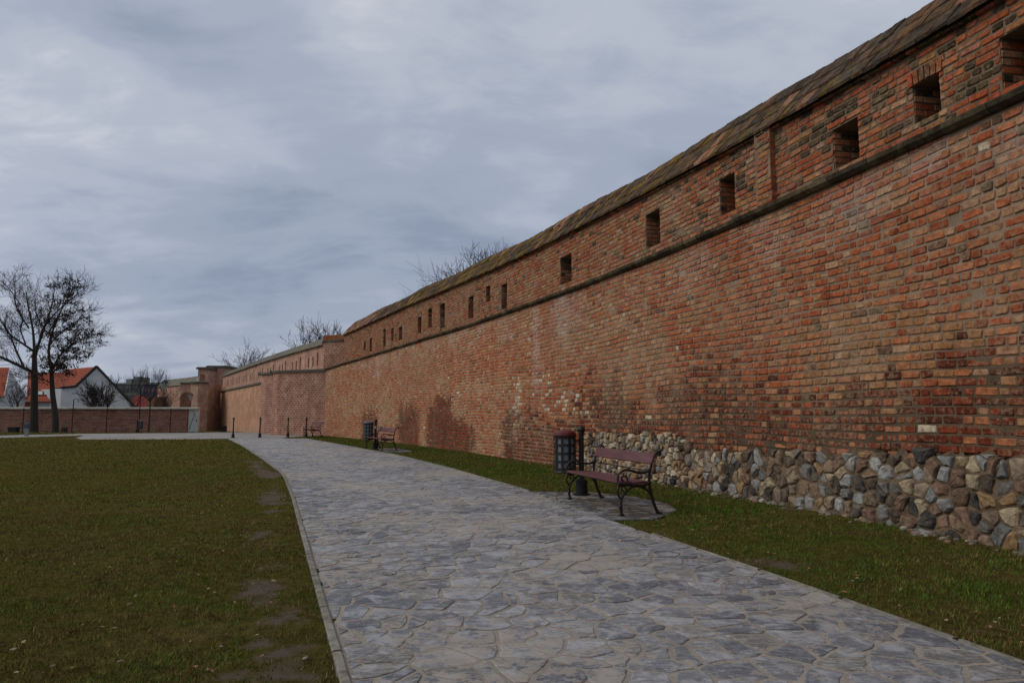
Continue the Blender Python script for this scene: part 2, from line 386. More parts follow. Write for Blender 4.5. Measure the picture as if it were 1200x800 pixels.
CROSS = [(-12.9, 41.5), (-12.9, 38.6), (-16.1, 38.9), (-15.7, 37.95), (-18, 37.4), (-23.2, 37.1), (-25.0, 39.5), (-27.2, 43.7), (-28, 41.5), (-29.7, 39.3), (-42, 33.5),
         (-43.5, 38), (-32.4, 42.4), (-31.7, 47), (-33.3, 54), (-30.5, 56.5), (-28.4, 62), (-29, 66), (-24, 78), (-12, 55), (-11.5, 43.6)]
def in_poly(x, y, P):
    x = np.asarray(x, float); y = np.asarray(y, float); r = np.zeros(x.shape, bool); n = len(P)
    for i in range(n):
        x0, y0 = P[i]; x1, y1 = P[(i + 1) % n]
        if y0 == y1: continue
        c = ((y0 > y) != (y1 > y)) & (x < (x1 - x0) * (y - y0) / (y1 - y0) + x0); r ^= c
    return r
def gz(x, y):
    """terrain height"""
    x = np.asarray(x, float); y = np.asarray(y, float)
    z = -0.02 * np.clip(y - 45, 0, 55)
    wx = WC[0] * y ** 2 + WC[1] * y + WC[2]
    prx = pr(y); t = np.clip((x - prx) / np.maximum(wx - prx, 0.3), 0, 1)
    z = z + np.where((y < 41) & (x > prx), 0.11 * np.clip((20 - y) / 12, 0, 1) * t ** 1.4, 0)
    return z
def vnoise(x, y, seed=0, cells=1.0):
    """vectorised smooth value noise 0..1"""
    r = np.random.default_rng(seed + 100).random((256, 256)); x = np.asarray(x) * cells + 1000; y = np.asarray(y) * cells + 1000
    xi = np.floor(x).astype(int); yi = np.floor(y).astype(int); fx = x - xi; fy = y - yi; fx = fx * fx * (3 - 2 * fx); fy = fy * fy * (3 - 2 * fy)
    g = lambda a, b: r[a % 256, b % 256]
    return (g(xi, yi) * (1 - fx) + g(xi + 1, yi) * fx) * (1 - fy) + (g(xi, yi + 1) * (1 - fx) + g(xi + 1, yi + 1) * fx) * fy
def bare(x, y):
    """how bare the turf is, 0..1"""
    d = pl(y) - x
    n = 0.34 * vnoise(x, y, 1, 0.8) + 0.33 * vnoise(x, y, 2, 2.3) + 0.33 * vnoise(x, y, 3, 6.5)
    edge = np.where((d > 0) & (y < 22), np.exp(-((d - 0.40) / 0.38) ** 2) * 0.72 * (0.45 + 0.9 * vnoise(x, y, 21, 0.9)), 0)
    left = np.where((d > 1.5) & (y < 9), 0.10, 0)
    dr = x - pr(y); edger = np.where((dr > 0) & (y < 8.5), np.exp(-((dr - 0.30) / 0.30) ** 2) * 0.62 * vnoise(x, y, 31, 1.3), 0)
    wall_ = np.where(dr > 0, np.exp(-(np.maximum(wallx_np(y) - x, 0) / 0.25) ** 2) * 0.35, 0)
    far = np.where((y > 36) & (x < -22), 0.25, 0)
    return np.clip((n - 0.60) * 2.0 + edge + left + edger + wall_ + far, 0, 1)
def wallx_np(y): return WC[0] * y ** 2 + WC[1] * y + WC[2]

# ================================================================== GROUND
def axis(fine0, fine1, step, outer0, outer1):
    a = list(np.arange(fine0, fine1 + 1e-6, step)); d = step; v = a[-1]
    while v < outer1: d *= 1.35; v += d; a.append(min(v, outer1))
    d = step; v = a[0]; pre = []
    while v > outer0: d *= 1.35; v -= d; pre.append(max(v, outer0))
    return np.array(pre[::-1] + a)
ax = axis(-24, 8, 0.17, -4000, 4000); ay = axis(-4, 44, 0.17, -600, 6000)
GX, GY = np.meshgrid(ax, ay); GXf = GX.ravel(); GYf = GY.ravel()
onp = (GXf > pl(GYf) + 0.05) & (GXf < pr(GYf) - 0.05) & (GYf < 40) & (GYf > -7)
for P in PADS + [CROSS]: onp |= in_poly(GXf, GYf, P)
GZ = gz(GXf, GYf) + np.where(onp, -0.06, 0.012 * (vnoise(GXf, GYf, 5, 1.3) - 0.5) + 0.012 * (vnoise(GXf, GYf, 6, 3.1) - 0.5))
b_ = bare(GXf, GYf); nx, ny = len(ax), len(ay)
idx = np.arange(nx * ny).reshape(ny, nx)
F = np.stack([idx[:-1, :-1].ravel(), idx[:-1, 1:].ravel(), idx[1:, 1:].ravel(), idx[1:, :-1].ravel()], 1)
def np_mesh(name, verts, faces, cols, mat, kind, k=4, smooth=False):
    me = bpy.data.meshes.new(name); nv, nf = len(verts), len(faces)
    me.vertices.add(nv); me.vertices.foreach_set('co', np.asarray(verts, np.float32).ravel())
    me.loops.add(nf * k); me.loops.foreach_set('vertex_index', np.asarray(faces, np.int32).ravel())
    me.polygons.add(nf); me.polygons.foreach_set('loop_start', np.arange(0, nf * k, k, dtype=np.int32))
    me.update(calc_edges=True)
    ca = me.color_attributes.new('col', 'FLOAT_COLOR', 'POINT'); arr = np.ones((nv, 4), np.float32); arr[:, :3] = cols
    ca.data.foreach_set('color', arr.ravel()); me.materials.append(mat)
    if smooth: me.polygons.foreach_set('use_smooth', [True] * nf)
    o = bpy.data.objects.new(name, me); COL.objects.link(o); o['kind'] = kind; return o
np_mesh('ground', np.stack([GXf, GYf, GZ], 1), F, np.repeat(b_[:, None], 3, 1), M['ground'], 'structure', smooth=True)

# cross path sheet
def sheet(name, P, mat, zoff, kind='structure'):
    from mathutils.geometry import tessellate_polygon
    me = MB(); tri = tessellate_polygon([[Vector((x, y, 0)) for x, y in P]])
    me.add([(x, y, float(gz(x, y)) + zoff) for x, y in P], [tuple(t) for t in tri]); return me.build(name, mat, kind=kind)
# finer: grid cells inside the polygon
def grid_sheet(name, inside, x0, x1, y0, y1, st, mat, zoff, kind='structure', wob=0.0):
    xs = np.arange(x0, x1, st); ys = np.arange(y0, y1, st); X, Y = np.meshgrid(xs, ys); ok = inside(X + st / 2, Y + st / 2)
    id_ = np.arange(X.size).reshape(X.shape); okc = ok[:-1, :-1]
    F = np.stack([id_[:-1, :-1][okc], id_[:-1, 1:][okc], id_[1:, 1:][okc], id_[1:, :-1][okc]], 1)
    V = np.stack([X.ravel(), Y.ravel(), gz(X.ravel(), Y.ravel()) + zoff + wob * (vnoise(X.ravel(), Y.ravel(), 9, 6) - 0.5)], 1)
    used = np.unique(F); rem = np.zeros(len(V), int); rem[used] = np.arange(len(used))
    return np_mesh(name, V[used], rem[F], np.ones((len(used), 3)), mat, kind)
grid_sheet('cross_path', lambda x, y: in_poly(x, y, CROSS), -44, -10, 33, 80, 0.2, M['far_paving'], -0.004)

# ================================================================== FLAGSTONE PATH
YS = np.concatenate([np.arange(-7, 38.6, 0.25)])
pm = MB()
for i, y in enumerate(YS):
    l, r = float(pl(y)), float(pr(y))
    for k in range(9): pm.v.append((l + (r - l) * k / 8, float(y), -0.002)); pm.c.append((1, 1, 1))
for i in range(len(YS) - 1):
    for k in range(8): a = i * 9 + k; pm.f.append((a, a + 1, a + 10, a + 9))
path = pm.build('flagstone_path', M['path_sand'], kind='structure')
for P in PADS:
    cx = sum(p[0] for p in P) / len(P); cy = sum(p[1] for p in P) / len(P); pb = MB()
    pb.add([(cx, cy, 0.004)] + [(x, y, 0.004) for x, y in P], [(0, i + 1, (i + 1) % len(P) + 1) for i in range(len(P))])
    pb.build('bench_pad', M['rubble_mortar'], path)

def clip(poly, nx_, ny_, d):
    out = []; m = len(poly)
    for i in range(m):
        ax_, ay_ = poly[i]; bx, by = poly[(i + 1) % m]; da = nx_ * ax_ + ny_ * ay_ - d; db = nx_ * bx + ny_ * by - d
        if da <= 0: out.append((ax_, ay_))
        if (da < 0 < db) or (db < 0 < da): t = da / (da - db); out.append((ax_ + (bx - ax_) * t, ay_ + (by - ay_) * t))
    return out
def area(P): return 0.5 * sum(P[i][0] * P[(i + 1) % len(P)][1] - P[(i + 1) % len(P)][0] * P[i][1] for i in range(len(P)))
def voronoi(seeds, rad, gap):
    """cells of jittered seeds by half-plane clipping; bisectors shifted so a joint stays open"""
    cell = rad; H = {}
    for i, (x, y) in enumerate(seeds): H.setdefault((int(x // cell), int(y // cell)), []).append(i)
    out = []
    for i, (x, y) in enumerate(seeds):
        P = [(x - rad, y - rad), (x + rad, y - rad), (x + rad, y + rad), (x - rad, y + rad)]
        ci, cj = int(x // cell), int(y // cell); nb = []
        for a in (-2, -1, 0, 1, 2):
            for c in (-2, -1, 0, 1, 2): nb += H.get((ci + a, cj + c), [])
        nb = sorted((j for j in nb if j != i), key=lambda j: (seeds[j][0] - x) ** 2 + (seeds[j][1] - y) ** 2)[:18]
        for j in nb:
            dx, dy = seeds[j][0] - x, seeds[j][1] - y; L = math.hypot(dx, dy)
            if L < 1e-6: continue
            dx /= L; dy /= L; g_ = gap * (0.55 + 0.9 * (((i * 7919 + j * 7919) % 101) / 101.0))
            P = clip(P, dx, dy, dx * x + dy * y + L / 2 - g_ / 2)
            if len(P) < 3: break
        out.append(P if len(P) >= 3 else None)
    return out
def roughen(P, amt, cut=0.16, seg=0.16):
    Q = []
    m = len(P)
    for i in range(m):
        a = P[i]; b = P[(i + 1) % m]; L = math.hypot(b[0] - a[0], b[1] - a[1])
        c = min(cut, 0.02 / max(L, 1e-4) + 0.08)
        Q.append((a[0] + (b[0] - a[0]) * c, a[1] + (b[1] - a[1]) * c))
        if L > seg:
            t = random.uniform(0.4, 0.6); k = random.uniform(-amt, amt)
            Q.append((a[0] + (b[0] - a[0]) * t - (b[1] - a[1]) / L * k, a[1] + (b[1] - a[1]) * t + (b[0] - a[0]) / L * k))
        Q.append((b[0] + (a[0] - b[0]) * c, b[1] + (a[1] - b[1]) * c))
    return Q
def slab(mb, P, z, dome, tilt, col, org=(0, 0)):
    cx = sum(p[0] for p in P) / len(P); cy = sum(p[1] for p in P) / len(P); n = len(P)
    def zz_(x, y): return z + tilt[0] * (x - cx) + tilt[1] * (y - cy)
    v = [(x - org[0], y - org[1], -0.03) for x, y in P] + [(x - org[0], y - org[1], zz_(x, y) - dome) for x, y in P]
    v += [(cx + (x - cx) * 0.93 - org[0], cy + (y - cy) * 0.93 - org[1], zz_(x, y)) for x, y in P]
    f = [(i, (i + 1) % n, n + (i + 1) % n, n + i) for i in range(n)] + [(n + i, n + (i + 1) % n, 2 * n + (i + 1) % n, 2 * n + i) for i in range(n)]
    f.append(tuple(2 * n + i for i in range(n))); mb.add(v, f, col)
def split_parts(items, maker, mat, name, rest_name, parent, limit=300, rest_kind='stuff'):
    """items: (score, data, origin). The limit best scoring become parts of their own, the rest one joined part."""
    items = sorted(items, key=lambda t: -t[0]); rest = MB()
    for i, (sc, data, org) in enumerate(items):
        if i < limit:
            mb = MB(); maker(mb, data, org); o = mb.build(name, mat, parent); o.location = org
        else: maker(rest, data, (0, 0, 0))
    if rest.v: rest.build(rest_name, mat, parent, kind=rest_kind)
def view_score(p, size):
    q = proj(p)
    if q is None or not (-20 < q[0] < 1220 and -20 < q[1] < 820): return -1.0 - (p[1] * -0.001)
    return size * (800 / q[2]) ** 2
seeds = []
y = -7.2
k = 0
while y < 38.8:
    st = 0.285; l, r = float(pl(y)), float(pr(y)); x = l - 0.1 + (k % 2) * 0.18
    while x < r + 0.25:
        seeds.append((x + random.uniform(-.17, .17), y + random.uniform(-.16, .16)))
        if random.random() < 0.30: seeds.append((x + random.uniform(-.2, .2), y + random.uniform(-.2, .2)))
        x += st * random.uniform(0.8, 1.35)
    y += 0.245; k += 1
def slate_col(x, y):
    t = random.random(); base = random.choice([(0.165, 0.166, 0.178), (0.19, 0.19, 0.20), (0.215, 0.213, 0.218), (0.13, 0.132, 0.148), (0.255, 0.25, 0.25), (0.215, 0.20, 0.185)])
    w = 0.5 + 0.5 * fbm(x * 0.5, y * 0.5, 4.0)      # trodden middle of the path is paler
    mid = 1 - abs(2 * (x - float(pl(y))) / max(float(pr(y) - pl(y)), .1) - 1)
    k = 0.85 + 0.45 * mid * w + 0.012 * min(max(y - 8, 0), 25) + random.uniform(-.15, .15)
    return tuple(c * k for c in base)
items = []
cells = voronoi(seeds, 0.62, 0.027)
for (sx_, sy_), P in zip(seeds, cells):
    if P is None: continue
    for E_Y, E_X, sg in ((LY, LX, -1), (RY, RX, 1)):
        for i in range(len(E_Y) - 1):
            if E_Y[i + 1] < sy_ - 0.6 or E_Y[i] > sy_ + 0.6: continue
            ex, ey = E_X[i + 1] - E_X[i], E_Y[i + 1] - E_Y[i]; L = math.hypot(ex, ey); nx_, ny_ = ey / L, -ex / L
            if sg < 0: nx_, ny_ = -nx_, -ny_
            P = clip(P, nx_, ny_, nx_ * E_X[i] + ny_ * E_Y[i] - 0.02)
            if len(P) < 3: break
        if len(P) < 3: break
    if len(P) < 3: continue
    P = clip(P, 0, 1, 38.5) if sy_ > 37.5 else P
    if len(P) < 3: continue
    a = abs(area(P))
    if a < 0.004: continue
    P = roughen(P, 0.020, 0.07, 0.09); cx = sum(p[0] for p in P) / len(P); cy = sum(p[1] for p in P) / len(P)
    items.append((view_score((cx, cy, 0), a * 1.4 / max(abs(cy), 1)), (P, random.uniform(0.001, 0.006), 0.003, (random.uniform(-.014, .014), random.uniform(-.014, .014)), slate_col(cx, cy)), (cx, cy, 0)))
def mk_slab(mb, d, org): slab(mb, d[0], d[1], d[2], d[3], d[4], org)
split_parts(items, mk_slab, M['slate'], 'paving_stone', 'paving_stones', path)
# stones of the two bench pads
for pi, P0 in enumerate(PADS):
    sd_ = [(random.uniform(min(p[0] for p in P0), max(p[0] for p in P0)), random.uniform(min(p[1] for p in P0), max(p[1] for p in P0))) for _ in range(46)]
    its = []
    A = area(P0); Q0 = P0 if A > 0 else P0[::-1]
    for P in voronoi(sd_, 0.9, 0.03):
        if P is None: continue
        for i in range(len(Q0)):
            a, b = Q0[i], Q0[(i + 1) % len(Q0)]; L = math.hypot(b[0] - a[0], b[1] - a[1]); nx_, ny_ = (b[1] - a[1]) / L, -(b[0] - a[0]) / L
            P = clip(P, nx_, ny_, nx_ * a[0] + ny_ * a[1])
            if len(P) < 3: break
        if len(P) < 3 or abs(area(P)) < 0.004: continue
        P = roughen(P, 0.012); cx = sum(p[0] for p in P) / len(P); cy = sum(p[1] for p in P) / len(P)
        kk = random.uniform(0.35, 0.75)
        its.append((1, (P, random.uniform(.006, .009), .003, (0, 0), (0.13 * kk, 0.13 * kk, 0.135 * kk)), (cx, cy, 0)))
    split_parts(its, mk_slab, M['slate'], 'paving_stone', 'paving_stones', path, limit=(60 if pi == 0 else 0))
# edgings along both sides
for E_Y, E_X, sg, wd, zt in ((LY, LX, -1, 0.055, 0.018), (RY, RX, 1, 0.04, 0.010)):
    y = -6.9
    while y < 37.6:
        L = 0.98; x0 = float(np.interp(y, E_Y, E_X)); y1 = y + L * 0.93; x1 = float(np.interp(y1, E_Y, E_X)); mb = MB()
        if sg > 0 and (9.1 < y1 and y < 12.3): y = 12.6; continue
        t = Vector((x1 - x0, y1 - y, 0)); Ln = t.length; t.normalize(); nrm = Vector((t.y, -t.x, 0)) * sg; c0 = Vector((x0, y, 0)); zz0 = zt + random.uniform(-.003, .003)
        pr_ = [(0.0, -0.05), (0.0, zz0 - .006), (0.008, zz0), (wd - .008, zz0), (wd, zz0 - .008), (wd, -0.05)]; v = []
        for q in (0.004, Ln - 0.004):
            for a, h in pr_: p = t * q + nrm * a; v.append((p.x, p.y, h))
        mb.add(v, [(i, i + 1, i + 7, i + 6) for i in range(5)] + [tuple(range(6)), tuple(range(11, 5, -1))], (lambda k_: tuple(k_ * c for c in (0.21, 0.195, 0.165)))(random.uniform(.85, 1.12)))
        o = mb.build('edging_stone', M['edging'], path); o.location = c0
        y += t.y * (L)
print('path done')

# ================================================================== THE LONG BRICK WALL
wall = empty('fortress_wall', (float(Xg[0]), float(Yg[0]), 0)); wall_loc = Vector(wall.location)
tag(wall, 'long high weathered brick wall with stone base, dark string course and mossy tiled coping running along the path', 'wall')
PAR0 = 3.25      # the parapet begins here; the lower wall reaches the bastion corner at s = 0
NICHES = [(6.76, 7.08, 4.84, 5.33), (7.76, 8.12, 4.72, 5.40), (9.93, 10.30, 4.76, 5.66), (11.14, 11.50, 4.93, 5.60), (12.28, 12.75, 4.90, 5.55),
          (14.90, 15.38, 4.95, 5.70), (16.25, 16.72, 5.04, 5.84), (17.70, 18.28, 4.84, 5.86), (20.85, 21.40, 4.85, 5.64), (22.60, 23.00, 5.26, 5.74),
          (24.00, 24.50, 4.78, 5.56), (28.42, 29.12, 4.80, 5.58), (32.85, 33.42, 4.75, 5.52), (35.45, 35.88, 4.74, 5.42), (38.12, 38.58, 4.68, 5.26),
          (39.44, 39.80, 4.72, 5.24), (40.52, 40.95, 4.68, 5.22), (43.6, 44.1, 4.7, 5.2), (46.5, 47.0, 4.7, 5.2)]
PIERS = [(36.55, 36.92)]
def snap(s, z):
    b0 = float(np.interp(s, [0, 3, 10, 16, 25, 30, 38, 41, 54], [4.10, 4.24, 4.45, 4.55, 4.55, 4.50, 4.46, 4.44, 4.44])) + 0.135 - 0.011
    return b0 + max(round((z - b0) / 0.092), 0) * 0.092
NICHES = [(a, b_, snap((a + b_) / 2, c), snap((a + b_) / 2, d)) for a, b_, c, d in NICHES]
def wavz(s, z): return 0.030 * math.sin(0.55 * s + 0.8 * z) + 0.020 * math.sin(1.37 * s + 1.9 * z + 1) + 0.035 * math.exp(-((s - 35.6) / 1.6) ** 2) * -math.sin(z * 1.4)
def rub_top(s):
    if s < 29.6: return -1
    return float(np.interp(s, [29.6, 30.2, 34.0, 34.7, 35.9, 38.2, 40.5, 54], [0.80, 0.93, 0.98, 0.70, 0.80, 0.88, 0.97, 1.0])) + 0.07 * fbm(s * 1.6, 2.0) + 0.09 * fbm(s * 5.5, 6.0)
def gauss(x, a, b_): return math.exp(-((x - a) / b_) ** 2)
def box_soft(x, a, b_, w):
    return 1 / (1 + math.exp(-(x - a) / w)) * 1 / (1 + math.exp((x - b_) / w))
def damp(s, z):
    n = 0.40 * fbm(s * 0.9, z * 0.9, 3.3) + 0.22 * fbm(s * 3.1, z * 2.2, 8.3)
    d = 0
    d = max(d, box_soft(s, 16.4, 21.6, 0.10) * box_soft(z, -1, 1.95 - max(0, s - 18.2) * 0.38 + n, 0.07))
    d = max(d, box_soft(s, 12.4, 15.2, 0.10) * box_soft(z, -1, 1.85 - 0.35 * abs(s - 13.7) + n, 0.07))
    d = max(d, 0.8 * box_soft(s, 6.7, 9.3, 0.12) * box_soft(z, -1, 1.8 - 0.4 * abs(s - 8.2) + n, 0.09))
    d = max(d, 0.95 * box_soft(s, 24.2, 30.5, 0.12) * box_soft(z, -1, 1.15 + 0.05 * (s - 24) + n, 0.10))
    d = max(d, 0.85 * box_soft(s, 29.5, 60, 0.5) * box_soft(z, -1, 1.86 + 0.7 * n + 0.30 * math.sin(s * 1.3) - 0.25 * box_soft(s, 38.5, 60, .5), 0.13))
    return d
def effl(s, z):
    zs = zstr(s); n = fbm(s * 0.8, z * 0.8, 9.0)
    e = 0.9 * gauss(s, 26.75, 0.22) * box_soft(z, 1.9, 4.5, 0.15) + 0.9 * gauss(s, 28.5, 0.45) * box_soft(z, 3.3, 4.6, 0.1)
    e += 0.8 * gauss(s, 9.1, 0.4) * box_soft(z, 3.0, 4.5, 0.1) + 0.5 * gauss(s, 12.0, 0.6) * box_soft(z, 3.5, 4.6, 0.1)
    e += 0.75 * box_soft(z, zs - 0.75, zs + .1, 0.12) * max(0.25 + n, 0) * (1 if s > 20 else 0.7)
    return min(e, 1.0)
RED = [(0.32, 0.078, 0.032), (0.34, 0.098, 0.040), (0.37, 0.130, 0.055), (0.27, 0.072, 0.032), (0.33, 0.115, 0.055)]
TAN = [(0.35, 0.180, 0.098), (0.35, 0.165, 0.082), (0.36, 0.145, 0.064), (0.38, 0.220, 0.130), (0.31, 0.155, 0.080)]
DRK = [(0.13, 0.07, 0.045), (0.18, 0.085, 0.05), (0.15, 0.105, 0.06)]
DEEP = [(0.155, 0.032, 0.016), (0.12, 0.028, 0.015), (0.19, 0.042, 0.019), (0.085, 0.027, 0.016)]
BLK = [(0.055, 0.038, 0.022), (0.080, 0.054, 0.030), (0.105, 0.072, 0.036), (0.060, 0.040, 0.026)]
PALE = [(0.46, 0.38, 0.27), (0.50, 0.42, 0.32)]
def brick_col(s, z, par):
    r = random.random(); zone = 0.5 + 0.9 * fbm(s * 0.35, z * 0.8, 1.0, 3)
    if par:
        dk = 0.03 + 0.60 * box_soft(s, 34.8, 60, 0.5) * max(0, 0.22 + 1.9 * fbm(s * 1.1, z * 2.0, 5.0)) + 0.35 * box_soft(s, 21.3, 24.2, 0.2) * (0.3 + fbm(s * 2, z * 3, 5.5))
        dk += 0.18 * box_soft(z, zcop(s) - 0.35, 9, 0.05) * (0.5 + fbm(s, 0, 8))
        if r < dk: return random.choice(BLK)
        if r < dk + 0.52: c = random.choice(RED)
        elif r < 0.96: c = random.choice(TAN)
        else: c = random.choice(DRK)
        return tuple(v * random.uniform(0.82, 1.1) for v in c)
    d = damp(s, z); near = box_soft(s, 34, 70, 1.2)
    if random.random() < d * 0.96:
        c = random.choice(DEEP)
        if s < 24: c = (c[0] * 1.55, c[1] * 1.35, c[2] * 1.2)
    else:
        ptan = min(max(0.33 + 1.5 * (zone - 0.5) - 0.22 * near, 0.10), 0.85)
        ptan += 0.35 * gauss(s, 40.3, 1.0) * gauss(z, 2.0, 1.1)
        if r < ptan: c = random.choice(TAN)
        elif r < ptan + 0.015 + 0.015 * near: c = random.choice(DRK)
        elif r > 0.996: c = random.choice(PALE)
        else: c = random.choice(RED)
        if 34 < s and z < 3.2 and c in TAN and random.random() < .5: c = (0.30, 0.14, 0.06)
    pc = max(gauss(s, 25.2, .35) * gauss(z, 1.85, .5), gauss(s, 28.4, 1.0) * gauss(z, 1.65, .28) * 0.9, gauss(s, 27.6, .35) * gauss(z, 2.3, .3)) * 0.42
    if random.random() < pc: c = random.choice(PALE)
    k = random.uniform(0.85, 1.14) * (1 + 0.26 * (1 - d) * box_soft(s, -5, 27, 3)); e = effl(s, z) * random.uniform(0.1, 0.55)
    return tuple((v * k) * (1 - e) + w * e for v, w in zip(c, (0.52, 0.45, 0.40)))
def brick_geo(mb, d, org):
    s0, s1, z0, z1, n, col, hi, wv, tilt = d; ox, oy, oz = org
    def P(s, nn_, z): p = W(s, nn_, z + wv(s, z)); return (p[0] - ox, p[1] - oy, p[2] - oz)
    j = lambda a: random.uniform(-a, a)
    a, b_, c, e = (s0 + j(.006), z0 + j(.004)), (s1 + j(.006), z0 + j(.004)), (s1 + j(.006), z1 + j(.004)), (s0 + j(.006), z1 + j(.004))
    if not hi:
        q = [a, b_, c, e]; v = [P(s, -0.03, z) for s, z in q]; t = 0.008; cs, cz = (s0 + s1) / 2, (z0 + z1) / 2
        v += [P(s + (cs - s) * t / .12, n, z + (cz - z) * .12) for s, z in q]
        mb.add(v, [(i, (i + 1) % 4, 4 + (i + 1) % 4, 4 + i) for i in range(4)] + [(4, 5, 6, 7)], col); return
    r = random.uniform(0.005, 0.018); q = [(a[0] + r, a[1]), (b_[0] - r, b_[1]), (b_[0], b_[1] + r), (c[0], c[1] - r), (c[0] - r, c[1]), (e[0] + r, e[1]), (e[0], e[1] - r), (a[0], a[1] + r)]
    q = [(s + j(.006), z + j(.0048)) for s, z in q]; cs, cz = (s0 + s1) / 2, (z0 + z1) / 2; N = 8
    v = [P(s, -0.03, z) for s, z in q] + [P(s, n - 0.008, z) for s, z in q]
    L = s1 - s0; H = z1 - z0
    v += [P(s + (cs - s) * (0.016 / L), n + tilt * (z - cz) + j(.002), z + (cz - z) * (0.020 / H)) for s, z in q]
    mb.add(v, [(i, (i + 1) % N, N + (i + 1) % N, N + i) for i in range(N)] + [(N + i, N + (i + 1) % N, 2 * N + (i + 1) % N, 2 * N + i) for i in range(N)] + [tuple(2 * N + i for i in range(N))], col)
brs = []
def facing(s):
    X, Y, tx, ty = plan(s); dx, dy = X, Y; L = math.hypot(dx, dy); nx_, ny_ = ty, -tx
    return max(0.03, -(dx * nx_ + dy * ny_) / L)
FC = [facing(i * 0.25) for i in range(int(SLEN / .25) + 3)]
def add_course(zfun, h, sa, sb, par, hole, noff=0.0):
    s = sa + random.uniform(0, .1)
    while s < sb - 0.06:
        near = s > 24
        L = random.choice([0.235, 0.24, 0.25, 0.20, 0.115, 0.12, 0.125, 0.16, 0.12]) + random.uniform(-.01, .01); gapj = random.uniform(0.010, 0.020)
        e = min(s + L, sb); zc = zfun((s + e) / 2)
        nxt = e + gapj
        if e - s > 0.05:
            for (a, b_) in hole(s, e, zc, h):
                if b_ - a < 0.045: continue
                X, Y, Z = W((a + b_) / 2, 0.0, zc)
                n = noff + random.gauss(0.0065, 0.003) + (random.random() < 0.03) * random.uniform(-.015, .006)
                if damp((a + b_) / 2, zc) > .5 and not par: n -= 0.003
                n = max(n, noff - 0.014)
                hh = h * random.uniform(0.93, 1.03) * (0.90 if s < 22 else 1.0); hi = s > 19
                brs.append((view_score((X, Y, Z), (b_ - a) * hh * FC[int(s / .25)]), (a, b_, zc, zc + hh, n, brick_col(s, zc, par), hi, wavz if not par else (lambda s_, z_: 0.012 * math.sin(1.1 * s_ + z_ * 3)), random.uniform(-.14, .03)), (X, Y, Z)))
        s = nxt
PITCHZ = 0.1035
for k in range(46):
    z = -0.16 + k * PITCHZ
    def hole(s, e, zc, h):
        m = (s + e) / 2
        if zc + wavz(m, zc) + h > zstr(m) + 0.055 or zc < rub_top(m) - 0.03: return []
        return [(s, e)]
    add_course(lambda s, z=z: z, 0.083, 0.02, SLEN - 0.05, False, hole)
def phole(s, e, zc, h):
    m = (s + e) / 2
    if zc + h > zcop(m) - 0.03: return []
    iv = [(s, e)]
    for a, b_, z0, z1 in NICHES:
        if z0 < zc + h / 2 < z1:
            out = []
            for p, q in iv:
                if q <= a or p >= b_: out.append((p, q)); continue
                if p < a: out.append((p, a))
                if q > b_: out.append((b_, q))
            iv = out
    for a, b_ in PIERS:
        out = []
        for p, q in iv:
            if q <= a or p >= b_: out.append((p, q)); continue
            if p < a: out.append((p, a))
            if q > b_: out.append((b_, q))
        iv = out
    return iv
for k in range(21):
    add_course(lambda s, k=k: zstr(s) + 0.135 + k * 0.092, 0.074, PAR0 + 0.02, SLEN - 0.05, True, phole, -0.02)
for a, b_ in PIERS:
    for k in range(16):
        add_course(lambda s, k=k: zstr(s) + 0.135 + k * 0.092, 0.070, a - 0.1 * (k % 2) * 0, b_, True, lambda s, e, zc, h: [(s, e)] if zc + h < zcop(s) - 0.02 else [], 0.075)
def mk_brick(mb, d, org): brick_geo(mb, d, org)
def wall_parts(items, maker, mat, name, rest, limit=300):
    items = sorted(items, key=lambda t: -t[0]); R_ = MB()
    for i, (sc, d, org) in enumerate(items):
        if i < limit and sc > 0:
            mb = MB(); maker(mb, d, org); o = mb.build(name, mat, wall); o.location = Vector(org) - wall_loc
        else: maker(R_, d, tuple(wall_loc))
    if R_.v: R_.build(rest, mat, wall, kind='stuff')
wall_parts(brs, mk_brick, M['brick'], 'brick', 'brickwork')
print('bricks', len(brs))

# mortar core with niches
nt = M['mortar'].node_tree; bs = nt.nodes['Principled BSDF']; src = bs.inputs['Base Color'].links[0].from_socket
lk(nt, mix_n(nt, 1.0, src, attr(nt), 'MULTIPLY'), bs.inputs['Base Color'])
core = MB(); lx, ly, lz = wall_loc
def Wl(s, n, z): p = W(s, n, z); return (p[0] - lx, p[1] - ly, p[2])
def mort_tint(s, z):
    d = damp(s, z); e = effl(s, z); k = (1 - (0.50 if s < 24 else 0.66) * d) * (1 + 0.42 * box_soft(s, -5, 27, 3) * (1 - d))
    if 25 < s < 30.5 and z < 1.3: k = 1.0
    return (k + 0.5 * e, k + 0.7 * e, k * (1 - .06 * d) + 1.15 * e)
def surf(mb, us, fn, m, colfn=None):
    """fn(u, j) gives point j of m across; us along"""
    b0 = len(mb.v)
    for u in us:
        for j in range(m): p = fn(u, j); mb.v.append(p[0]); mb.c.append(p[1] if colfn is None else colfn(u, j))
    for i in range(len(us) - 1):
        for j in range(m - 1): a = b0 + i * m + j; mb.f.append((a, a + 1, a + m + 1, a + m))
US = [i * 0.15 for i in range(int(SLEN / 0.15) + 1)]
def low(u, j):
    z = -0.4 + (zstr(u) + 0.4) * j / 30; n = -0.003 + 0.006 * fbm(u * 1.3, z * 2.5, 2) + 0.002 * fbm(u * 7, z * 7, 2)
    return (Wl(u, n - 0.0005 - (0.05 if z < rub_top(u) - .02 else 0), z), mort_tint(u, z))
surf(core, US, low, 31)
